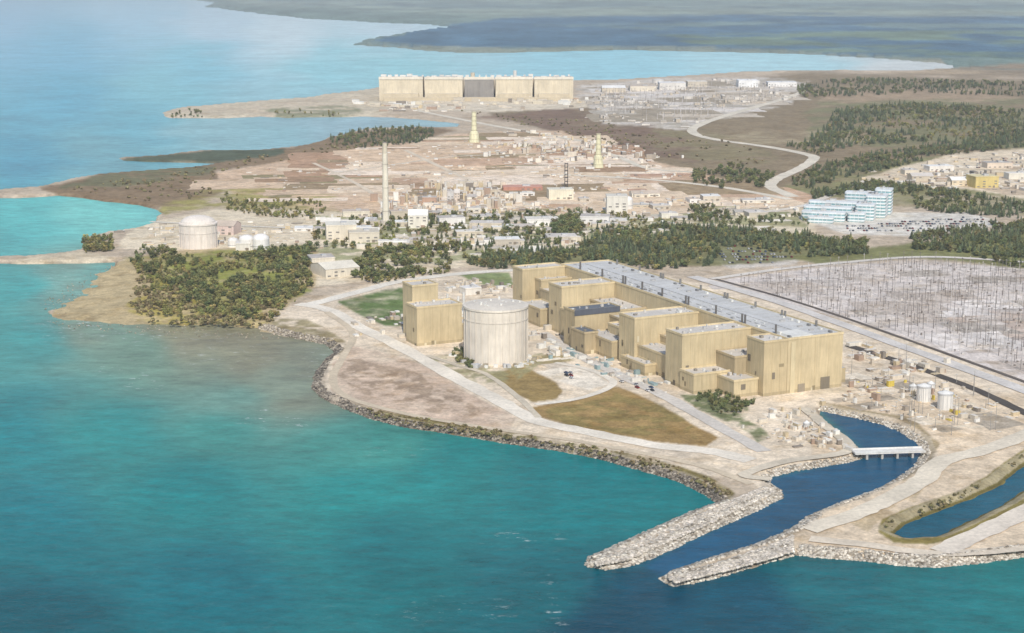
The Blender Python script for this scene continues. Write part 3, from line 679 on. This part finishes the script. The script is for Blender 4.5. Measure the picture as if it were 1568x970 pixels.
clutter('plant_equipment',[(230,350),(480,345),(470,372),(330,376),(220,376)],110,1.5,5,.5,4,24,.1)
clutter('plant_equipment',[(1160,640),(1230,622),(1285,665),(1290,685),(1200,685)],100,.8,3.0,.5,4,5)
clutter('plant_equipment',[(1270,600),(1330,575),(1440,595),(1550,640),(1550,664),(1420,660),(1340,635)],140,.9,3.2,.4,5,6,ang,CCOL+[C(214,190,90)])
clutter('plant_equipment',[(690,425),(760,430),(800,470),(810,540),(860,545),(790,470),(700,450),(640,440)],80,1.5,4,.5,5,7)
clutter('plant_equipment',[(840,520),(940,560),(1030,590),(1020,602),(900,556),(830,528)],80,1.2,4,.5,4,8,ang,[WHT,WHT,C(214,210,200),C(150,170,170),C(180,170,156)])
clutter('plant_equipment',[(905,130),(1180,122),(1200,150),(1060,195),(920,188)],300,3,9,1,7,9,.1,[C(220,214,204),C(200,192,180),C(176,168,156),C(196,184,166)])
clutter('plant_equipment',[(1330,275),(1460,240),(1700,232),(1700,305),(1480,292)],220,2,8,1,6,10,.1)
clutter('plant_equipment',[(590,158),(890,154),(880,168),(640,170),(540,165)],80,4,12,2,8,12,0)
clutter('plant_equipment',[(1310,530),(1400,560),(1400,575),(1315,562)],50,2,5,1,6,13)
clutter('plant_equipment',[(590,480),(630,478),(640,530),(600,510)],24,2,5,1,4,14)
mb=MB()
for i,(x,y) in enumerate(sample([(1270,600),(1330,540),(1560,620),(1568,668),(1400,668)],34,91)):
    h=10+6*(i%3);mb.box(x,y,2,h,.35,.35,0,C(150,146,140),scale=.6);mb.box(x,y,h-.5,h-.1,2,.4,.4,C(200,198,190))
mb.build('yard_light_poles')

# ---------------------------------------------------------------- switchyard gantries (regular rows of steel portals)
mb=MB();r=random.Random(5)
syp=toW([(1125,432),(1250,415),(1400,402),(1568,416),(1800,445),(1900,640),(1700,612),(1568,578),(1420,526),(1250,474)])
sa=math.radians(14);cs,sn=math.cos(sa),math.sin(sa)
cand=[]
for i in range(-6,76):
    for j in range(-14,64):
        lx,ly=i*9.0,j*12
        cand.append((150+lx*cs-ly*sn,1180+lx*sn+ly*cs,i,j))
ca=np.array(cand);k=inside_pts(ca[:,0],ca[:,1],syp)
for x,y,i,j in ca[k]:
    if int(i)%9==0 or r.random()<.1: continue
    h=[7,12,9,15,8,11][int(j)%6]*r.uniform(.85,1.1);c=r.choice([C(186,180,174),C(206,200,194),C(150,142,136),C(118,110,104),C(130,122,116)])
    x+=r.uniform(-.7,.7);y+=r.uniform(-.7,.7)
    mb.box(x,y,2.5,ZL+h,.45,.45,sa,c,scale=.6)
    mb.box(x,y,ZL+h-1.2,ZL+h-.9,2.0,.25,sa,c)
    if int(j)%3==1 and r.random()<.75 : mb.box(x+4.5*cs,y+4.5*sn,ZL+h*.8,ZL+h*.8+.3,9,.25,sa,c)
    if r.random()<.3: mb.box(x+3,y+2,2.5,ZL+r.uniform(.6,2.2),r.uniform(1,2.6),1.2,sa,r.choice([C(206,200,192),C(156,150,144),C(136,128,120)]))
mb.build('switchyard_gantries')
mb=MB()
for x,y in sample([(910,135),(1180,128),(1190,150),(1060,190),(930,185)],260,77):
    mb.box(x,y,2,ZL+r.uniform(8,18),1.0,1.0,0,r.choice([C(170,166,162),C(206,200,196),C(136,130,124)]),scale=.4)
mb.build('switchyard_gantries')

# ---------------------------------------------------------------- rocks (armour stone)
def ico():
    t=(1+5**.5)/2
    v=np.array([(-1,t,0),(1,t,0),(-1,-t,0),(1,-t,0),(0,-1,t),(0,1,t),(0,-1,-t),(0,1,-t),(t,0,-1),(t,0,1),(-t,0,-1),(-t,0,1)])/1.9
    f=np.array([(0,11,5),(0,5,1),(0,1,7),(0,7,10),(0,10,11),(1,5,9),(5,11,4),(11,10,2),(10,7,6),(7,1,8),(3,9,4),(3,4,2),(3,2,6),(3,6,8),(3,8,9),(4,9,5),(2,4,11),(6,2,10),(8,6,7),(9,8,1)])
    return v,f
IV,IF=ico()
def rockmesh(name,p,zb,smin,smax,cols,r):
    n=len(p);s=r.uniform(smin,smax,n)
    V=IV[None]*r.uniform(.7,1.3,(n,12,1))*s[:,None,None]*np.array([1,1,.7])
    V[...,0]+=p[:,0,None];V[...,1]+=p[:,1,None];V[...,2]+=zb[:,None]
    Fc=(IF[None]+(np.arange(n)*12)[:,None,None]).reshape(-1,3)
    ci=np.array(cols)[r.integers(0,len(cols),n)]*r.uniform(.75,1.2,(n,1));cc=np.ones((n,12,4));cc[...,:3]=ci[:,None]
    fastmesh(name,V.reshape(-1,3),Fc,cc.reshape(-1,4),'POINT',M_ROCK)
def rocks(name,line,n,inw,smin,smax,seed,cols):
    r=np.random.default_rng(seed);l=np.array(line);d=np.hypot(*(l[1:]-l[:-1]).T);cum=np.concatenate([[0],np.cumsum(d)])
    t=r.uniform(0,cum[-1],n);i=np.clip(np.searchsorted(cum,t)-1,0,len(d)-1);f=(t-cum[i])/d[i]
    p=l[i]+(l[i+1]-l[i])*f[:,None];dr=(l[i+1]-l[i])/d[i][:,None];nn=np.stack([-dr[:,1],dr[:,0]],1)
    off=r.uniform(-1,inw,n);p=p-nn*off[:,None]
    rockmesh(name,p,np.clip(off*.42,-.2,2.9)+.1,smin,smax,cols,r)
STN=[C(204,194,178),C(184,174,158),C(218,210,194),C(150,140,124)]
def cpart(a,b): return fractal(toW(coast_uv[a:b],0),0.02,closed=False,seed=9,lev=3)
i_=lambda p:coast_uv.index(p)
rocks('riprap_rocks',cpart(i_((1700,845)),i_((1238,792))+1),5200,8,.6,1.5,1,STN)
rocks('riprap_rocks',cpart(i_((1238,792)),i_((1252,628))+1),1800,5,.4,1.2,2,STN)
rocks('riprap_rocks',cpart(i_((1262,645)),i_((1197,762))+1),1300,5,.4,1.2,3,STN)
rocks('riprap_rocks',cpart(i_((1197,762)),i_((1100,771))+1),4200,8,.6,1.5,4,STN)
rocks('riprap_rocks',cpart(i_((1100,771)),i_((500,528))+1),5500,6,.5,1.4,5,[C(116,108,96),C(92,86,78),C(168,158,142),C(142,132,118)])
rocks('riprap_rocks',cpart(i_((500,528)),i_((395,503))+1),700,8,.4,1.4,6,[C(170,160,144),C(140,130,116),C(190,178,158)])
for uv,n,sd_ in (([(1190,752),(1090,800),(960,858),(912,866),(912,856),(1000,818),(1100,775),(1170,745)],2600,21),([(1215,818),(1215,845),(1120,872),(1035,892),(1022,886),(1110,858),(1180,835)],2400,22)):
    p=sample(uv,n,sd_);r_=np.random.default_rng(sd_);rockmesh('breakwater_rocks',p,np.full(n,2.8),.5,1.2,[C(224,214,200),C(208,198,182),C(192,182,166)],r_)
p=sample([(70,490),(60,460),(125,420),(165,402),(200,430),(240,480),(300,498),(420,505),(430,515),(300,512),(120,500)],700,23)
rockmesh('shore_boulders',p,np.full(len(p),.1),.2,.9,[C(160,150,132),C(136,126,108),C(180,168,148)],np.random.default_rng(23))

# ---------------------------------------------------------------- vegetation templates
def leafcloud(cen,rad,n,size,r,c0,c1):
    V=[];Fc=[];Cc=[]
    for k in range(n):
        d=r.normal(size=3);d/=np.linalg.norm(d);p=cen+d*rad*r.uniform(.65,1.05)
        a=r.normal(size=3);a/=np.linalg.norm(a);b=np.cross(a,d+r.normal(size=3)*.5);b/=np.linalg.norm(b)+1e-6
        s=size*r.uniform(.6,1.3);i=len(V)
        V+=[p-a*s-b*s*.6,p+a*s-b*s*.5,p+a*s*.8+b*s*.7,p-a*s*.7+b*s*.6];Fc.append((i,i+1,i+2,i+3))
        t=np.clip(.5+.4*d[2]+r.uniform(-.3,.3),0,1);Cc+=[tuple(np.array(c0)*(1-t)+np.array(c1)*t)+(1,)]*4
    return V,Fc,Cc
NC=bpy.data.collections.new
tcol_b=NC('broadleaf_tree_kinds');tcol_c=NC('conifer_tree_kinds');tcol_s=NC('shrub_kinds');tcol_y=NC('poplar_thicket_kinds')
def addtrunk(V,Fc,Cc,h,r0,n=6,top=.3,base=(0,0,0),lean=(0,0)):
    i=len(V)
    for z,rr,t in((0,r0,0),(h,r0*top,1)):
        for k in range(n):
            a=2*math.pi*k/n;V.append(np.array([base[0]+lean[0]*t+rr*math.cos(a),base[1]+lean[1]*t+rr*math.sin(a),base[2]+z]))
            Cc.append((.09,.065,.045,1))
    for k in range(n): Fc.append((i+k,i+(k+1)%n,i+n+(k+1)%n,i+n+k))
def mk(name,col,V,Fc,Cc):
    ob=fastmesh(name,np.array(V),np.array(Fc),np.array(Cc),'POINT',M_L,False,False);col.objects.link(ob)
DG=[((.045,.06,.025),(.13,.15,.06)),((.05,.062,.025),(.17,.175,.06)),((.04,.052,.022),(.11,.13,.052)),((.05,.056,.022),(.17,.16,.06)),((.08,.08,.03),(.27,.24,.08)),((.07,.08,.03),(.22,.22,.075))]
for t in range(6):
    r=np.random.default_rng(50+t);V=[];Fc=[];Cc=[]
    addtrunk(V,Fc,Cc,6,.3)
    for k in range(4): a=k*1.57+t;addtrunk(V,Fc,Cc,3.2,.14,4,.3,(0,0,3+.5*k),(2*math.cos(a),2*math.sin(a)))
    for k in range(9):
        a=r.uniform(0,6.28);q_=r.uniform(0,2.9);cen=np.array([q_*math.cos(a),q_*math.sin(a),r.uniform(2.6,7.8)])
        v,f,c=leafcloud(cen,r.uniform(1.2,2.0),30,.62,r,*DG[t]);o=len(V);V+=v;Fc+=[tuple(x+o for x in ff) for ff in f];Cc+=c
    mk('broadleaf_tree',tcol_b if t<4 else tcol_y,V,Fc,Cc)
for t in range(3):
    r=np.random.default_rng(60+t);V=[];Fc=[];Cc=[]
    addtrunk(V,Fc,Cc,11,.25)
    for L_ in range(8):
        z=1.4+L_*1.2;R_=3.2*(1-L_/8.8)*r.uniform(.8,1.2)
        for k in range(10):
            a=2*math.pi*(k+r.uniform(-.3,.3))/10;q_=R_*r.uniform(.7,1.25);i=len(V);w_=.34*R_+.12
            d=np.array([math.cos(a),math.sin(a),0]);e=np.array([-d[1],d[0],0])
            V+=[np.array([0,0,z+1.3]),d*q_*.6-e*w_+np.array([0,0,z+.4]),d*q_+np.array([0,0,z-.25]),d*q_*.6+e*w_+np.array([0,0,z+.4])]
            Fc.append((i,i+1,i+2,i+3));t_=r.uniform(0,1);c=tuple(np.array((.036,.05,.028))*(1-t_)+np.array((.10,.118,.055))*t_)+(1,);Cc+=[c]*4
    mk('conifer_tree',tcol_c,V,Fc,Cc)
for t in range(2):
    r=np.random.default_rng(70+t);V=[];Fc=[];Cc=[]
    addtrunk(V,Fc,Cc,1,.1)
    for k in range(5):
        cen=np.array([r.uniform(-1,1),r.uniform(-1,1),r.uniform(.5,1.4)])
        v,f,c=leafcloud(cen,.8,18,.4,r,(.085,.08,.04),(.22,.19,.09));o=len(V);V+=v;Fc+=[tuple(x+o for x in ff) for ff in f];Cc+=c
    mk('shrub',tcol_s,V,Fc,Cc)
def gn_group(col):
    g=bpy.data.node_groups.new('scatter_'+col.name,'GeometryNodeTree')
    g.interface.new_socket('Geometry',in_out='INPUT',socket_type='NodeSocketGeometry');g.interface.new_socket('Geometry',in_out='OUTPUT',socket_type='NodeSocketGeometry')
    N=g.nodes;L_=g.links;gi=N.new('NodeGroupInput');go=N.new('NodeGroupOutput')
    ci=N.new('GeometryNodeCollectionInfo');ci.inputs['Collection'].default_value=col;ci.inputs['Separate Children'].default_value=True;ci.inputs['Reset Children'].default_value=True
    ip=N.new('GeometryNodeInstanceOnPoints');ip.inputs['Pick Instance'].default_value=True
    sc=N.new('GeometryNodeInputNamedAttribute');sc.data_type='FLOAT_VECTOR';sc.inputs['Name'].default_value='tscale'
    ro=N.new('GeometryNodeInputNamedAttribute');ro.data_type='FLOAT_VECTOR';ro.inputs['Name'].default_value='trot'
    L_.new(gi.outputs[0],ip.inputs['Points']);L_.new(ci.outputs[0],ip.inputs['Instance'])
    L_.new(sc.outputs[0],ip.inputs['Scale']);L_.new(ro.outputs[0],ip.inputs['Rotation']);L_.new(ip.outputs[0],go.inputs[0]);return g
G={'b':gn_group(tcol_b),'c':gn_group(tcol_c),'s':gn_group(tcol_s),'y':gn_group(tcol_y)}
def scatter(name,pts,kind,smin,smax,seed,z=ZL-.1,flat=1.0):
    r=np.random.default_rng(seed);n=len(pts);me=bpy.data.meshes.new(name);me.vertices.add(n)
    me.vertices.foreach_set('co',np.concatenate([pts,np.full((n,1),z)],1).astype(np.float32).ravel())
    s=r.uniform(smin,smax,n);sv=np.stack([s*r.uniform(.9,1.2,n),s*r.uniform(.9,1.2,n),s*flat],1).astype(np.float32)
    a=me.attributes.new('tscale','FLOAT_VECTOR','POINT');a.data.foreach_set('vector',sv.ravel())
    rv=np.zeros((n,3),np.float32);rv[:,2]=r.uniform(0,6.28,n)
    a=me.attributes.new('trot','FLOAT_VECTOR','POINT');a.data.foreach_set('vector',rv.ravel())
    ob=bpy.data.objects.new(name,me);bpy.context.scene.collection.objects.link(ob)
    md=ob.modifiers.new('scatter','NODES');md.node_group=G[kind]
def forest(name,uv,sp,kind,smin,smax,seed,gap=0.0,flat=1.0,gs=45):
    n=int(area(uv)/(sp*sp));p=sample(uv,n,seed)
    if gap>0:
        k=fbm(p[:,0],p[:,1],gs,3,seed)+np.random.default_rng(seed).uniform(-.06,.06,len(p));p=p[k>gap]
    scatter(name,p,kind,smin,smax,seed,flat=flat)
left=[(195,385),(235,380),(300,396),(380,392),(480,374),(485,385),(470,410),(478,440),(440,460),(420,488),(380,492),(330,484),(300,474),(270,446),(230,420),(200,402)]
forest('tree_mass',left,6.6,'b',.35,1.0,1,.50,gs=34)
forest('tree_mass',[(200,390),(300,398),(480,378),(478,440),(420,492),(340,490),(250,486),(215,440)],6.5,'y',.25,.75,101,.48,gs=26)
forest('tree_mass',[(540,412),(560,390),(640,384),(690,398),(690,418),(620,428),(560,438),(540,432)],6.8,'b',.5,1.0,3,.46,gs=30)
forest('tree_mass',[(540,412),(560,390),(640,384),(690,398),(690,418),(560,438)],8,'y',.3,.8,103,.45,gs=26)
band=[(715,404),(760,386),(880,384),(930,352),(1010,348),(1140,350),(1180,355),(1330,370),(1330,390),(1230,395),(1150,380),(1110,378),(1090,408),(1000,414),(920,400),(830,410),(760,416)]
forest('conifer_forest',band,7,'c',.45,1.0,4,.44,gs=30);forest('tree_mass',band,8.5,'b',.35,.95,5,.42,gs=34);forest('tree_mass',band,13,'y',.3,.8,105,.4)
rb=[(1390,364),(1520,344),(1568,340),(1700,345),(1700,405),(1568,414),(1510,398),(1480,388),(1400,384)]
forest('conifer_forest',rb,8,'c',.5,1.0,6,.44);forest('tree_mass',rb,9,'b',.4,.95,7,.38)
ob_=[(1240,296),(1330,280),(1400,286),(1480,298),(1568,314),(1700,324),(1700,346),(1568,336),(1480,330),(1400,322),(1395,300),(1310,296),(1245,306)]
forest('conifer_forest',ob_,10,'c',.5,1.0,8,.42);forest('tree_mass',ob_,10,'b',.4,.95,38,.36)
r1=[(1200,280),(1250,258),(1300,243),(1400,228),(1568,200),(1700,185),(1700,228),(1568,226),(1450,240),(1350,262),(1300,275),(1235,290)]
forest('conifer_forest',r1,12,'c',.6,1.1,9,.48);forest('tree_mass',r1,11,'b',.5,1.0,39,.46)
r2=[(1262,196),(1280,170),(1380,160),(1500,165),(1568,172),(1700,172),(1700,202),(1540,208),(1450,218),(1380,220),(1300,228),(1250,238),(1205,225),(1240,214)]
forest('conifer_forest',r2,16,'c',.7,1.2,10,.50,gs=90);forest('tree_mass',r2,15,'b',.5,1.1,40,.47,gs=90);forest('tree_mass',r2,22,'y',.4,.9,140,.42,gs=90)
forest('conifer_forest',[(1222,132),(1300,122),(1568,128),(1700,132),(1700,150),(1568,148),(1400,144),(1222,152)],22,'c',.8,1.2,11,.45,gs=90)
forest('tree_mass',[(1222,132),(1300,122),(1568,128),(1700,132),(1700,150),(1568,148),(1400,144),(1222,152)],26,'b',.8,1.3,111,.42,gs=90)
pen=[(505,212),(560,200),(640,196),(672,205),(640,220),(560,228),(510,224)]
forest('conifer_forest',pen,15,'c',.6,1.0,12,.4);forest('tree_mass',pen,14,'b',.5,1.0,112,.38)
forest('tree_mass',[(1060,264),(1120,254),(1185,270),(1170,288),(1100,290),(1060,280)],10,'b',.6,1.1,13,.42)
forest('tree_mass',[(125,368),(170,364),(178,386),(130,388)],8,'y',.4,.9,14,.3);forest('tree_mass',[(125,368),(170,364),(178,386),(130,388)],11,'b',.5,.9,114,.3)
forest('tree_mass',[(420,172),(520,168),(520,180),(420,181)],24,'y',.5,.9,15,.4);forest('tree_mass',[(255,172),(305,168),(310,181),(262,182)],24,'b',.5,.9,16)
forest('tree_mass',[(480,340),(620,330),(960,325),(1010,340),(930,365),(760,392),(620,392),(480,380)],11,'b',.35,.95,17,.45)
forest('tree_mass',[(480,340),(620,330),(960,325),(1010,340),(930,365),(760,392),(620,392),(480,380)],14,'y',.3,.8,117,.44)
forest('tree_mass',[(620,330),(960,322),(930,360),(760,388),(640,385)],24,'c',.5,.9,18,.42)
forest('tree_mass',[(335,300),(440,300),(520,320),(480,338),(380,330),(340,322)],9,'y',.35,.8,19,.44)
forest('tree_mass',[(845,340),(880,335),(900,350),(870,362),(845,356)],7,'b',.7,1.2,20)
forest('tree_mass',[(1045,336),(1090,325),(1130,330),(1090,345)],9,'b',.5,.9,21)
forest('tree_mass',[(1040,322),(1070,315),(1095,320),(1070,330)],9,'b',.5,.9,22)
forest('tree_mass',[(960,338),(1240,330),(1250,345),(1100,348)],14,'b',.4,.8,33,.4)
forest('tree_mass',[(1055,606),(1110,602),(1155,618),(1140,634),(1105,642)],4.4,'b',.25,.55,23,.3,gs=10)
forest('tree_mass',[(690,540),(705,536),(728,556),(722,566),(700,556)],3.8,'b',.25,.5,24)
forest('tree_mass',[(560,372),(720,372),(720,400),(560,400)],13,'y',.4,.9,26,.42)
strip=[(540,622),(600,634),(700,650),(800,667),(900,684),(1000,704),(1080,730),(1124,756),(1112,762),(1060,738),(960,708),(860,686),(740,668),(620,650),(555,634)]
forest('shore_scrub',strip,3.4,'s',.4,1.0,25,.36,gs=15)
forest('shore_scrub',[(195,465),(215,410),(330,440),(420,470),(420,492),(390,500),(230,496)],4.6,'s',.6,1.6,27,.42,gs=20)
forest('shore_scrub',[(1350,800),(1460,758),(1568,694),(1568,704),(1470,765),(1360,812)],4,'s',.3,.8,28,.4)
forest('shore_scrub',[(700,170),(1050,200),(1180,235),(1160,255),(1050,250),(860,205)],24,'s',1.0,2,29,.45)
forest('shore_scrub',[(100,290),(330,250),(450,230),(560,210),(560,225),(330,265),(330,300),(240,312)],20,'s',.9,2.0,30,.42)

# ---------------------------------------------------------------- parked cars (instanced)
ccar=NC('car_kinds')
for i,c in enumerate([(230,230,230),(70,72,76),(150,60,54),(80,96,124),(190,192,194),(220,218,214)]):
    mb=MB();cc=C(*c)
    mb.box(0,0,.35,.95,4.5,1.8,0,cc);mb.box(-.2,0,.95,1.5,2.6,1.65,0,C(40,46,52),cc,scale=.8)
    for x_ in(-1.4,1.4):
        for y_ in(-.8,.8): mb.box(x_,y_,0,.66,.66,.22,0,C(25,25,25))
    ob=mb.build('car');bpy.context.scene.collection.objects.unlink(ob);ccar.objects.link(ob)
G['k']=gn_group(ccar)
def cars(uv,seed,sx=2.9,sy=7,keep=.7,rot=0.1):
    poly=toW(uv);pa=np.array(poly);xs=np.arange(pa[:,0].min(),pa[:,0].max(),sx);yy=np.arange(pa[:,1].min(),pa[:,1].max(),sy)
    gx,gy=np.meshgrid(xs,yy);gx,gy=gx.ravel(),gy.ravel();r=np.random.default_rng(seed)
    k=inside_pts(gx,gy,poly)&(r.random(len(gx))<keep);p=np.stack([gx[k],gy[k]],1)
    n=len(p);me=bpy.data.meshes.new('parked_cars');me.vertices.add(n);me.vertices.foreach_set('co',np.concatenate([p,np.full((n,1),ZL+.25)],1).astype(np.float32).ravel())
    a=me.attributes.new('tscale','FLOAT_VECTOR','POINT');a.data.foreach_set('vector',np.ones(3*n,np.float32))
    rv=np.zeros((n,3),np.float32);rv[:,2]=rot+math.pi/2;a=me.attributes.new('trot','FLOAT_VECTOR','POINT');a.data.foreach_set('vector',rv.ravel())
    ob=bpy.data.objects.new('parked_cars',me);bpy.context.scene.collection.objects.link(ob);ob.modifiers.new('scatter','NODES').node_group=G['k']
cars([(1290,347),(1500,332),(1520,342),(1400,358),(1300,356)],1,3.2,18,.5)
cars([(1095,392),(1120,376),(1215,394),(1210,402),(1120,408)],2,3.2,18,.5)
cars([(930,578),(1010,598),(1000,604),(930,582)],3,3.4,9,.3,ang)
cars([(1400,262),(1568,240),(1568,250),(1420,272)],4,3.4,24,.3)
cars([(860,572),(878,572),(880,580),(862,580)],5,3.4,8,.7,ang)

# ---------------------------------------------------------------- summer haze over the whole district (real volume)
bpy.ops.mesh.primitive_cube_add(size=1,location=(0,20000,245));hz=bpy.context.object;hz.name='haze';hz.scale=(90000,90000,560)
m,nt=newmat('haze');o=nd(nt,'ShaderNodeOutputMaterial');vsn=nd(nt,'ShaderNodeVolumeScatter');vsn.inputs['Density'].default_value=4.8e-5;vsn.inputs['Color'].default_value=(.91,.95,1,1);vsn.inputs['Anisotropy'].default_value=0.1
nt.links.new(vsn.outputs[0],o.inputs['Volume']);hz.data.materials.append(m)

# ---------------------------------------------------------------- light, sky, camera
sc=bpy.context.scene
w=bpy.data.worlds.new('World');sc.world=w;w.use_nodes=True;nt=w.node_tree;nt.nodes.clear()
sd=np.array([0.08,-0.74,0.68]);sd/=np.linalg.norm(sd)
el=math.asin(sd[2]);az=math.atan2(sd[0],sd[1])
sky=nt.nodes.new('ShaderNodeTexSky');sky.sky_type='NISHITA';sky.sun_disc=False;sky.sun_elevation=el;sky.sun_rotation=az
bg=nt.nodes.new('ShaderNodeBackground');bg.inputs[1].default_value=0.15;o=nt.nodes.new('ShaderNodeOutputWorld')
nt.links.new(sky.outputs[0],bg.inputs[0]);nt.links.new(bg.outputs[0],o.inputs[0])
ld=bpy.data.lights.new('sun','SUN');ld.energy=3.9;ld.angle=math.radians(.6);ld.color=(1,.955,.89)
lo=bpy.data.objects.new('sun',ld);lo.rotation_euler=Vector(sd).to_track_quat('Z','Y').to_euler();sc.collection.objects.link(lo)
cd=bpy.data.cameras.new('camera');cd.sensor_width=36;cd.lens=36*F/1568;cd.clip_start=1;cd.clip_end=200000
co=bpy.data.objects.new('camera',cd);co.location=(0,0,HC);co.rotation_euler=(math.pi/2-P,0,0);sc.collection.objects.link(co);sc.camera=co
sc.view_settings.view_transform='Standard'
try: sc.view_settings.look='None'
except: pass
sc.view_settings.exposure=0
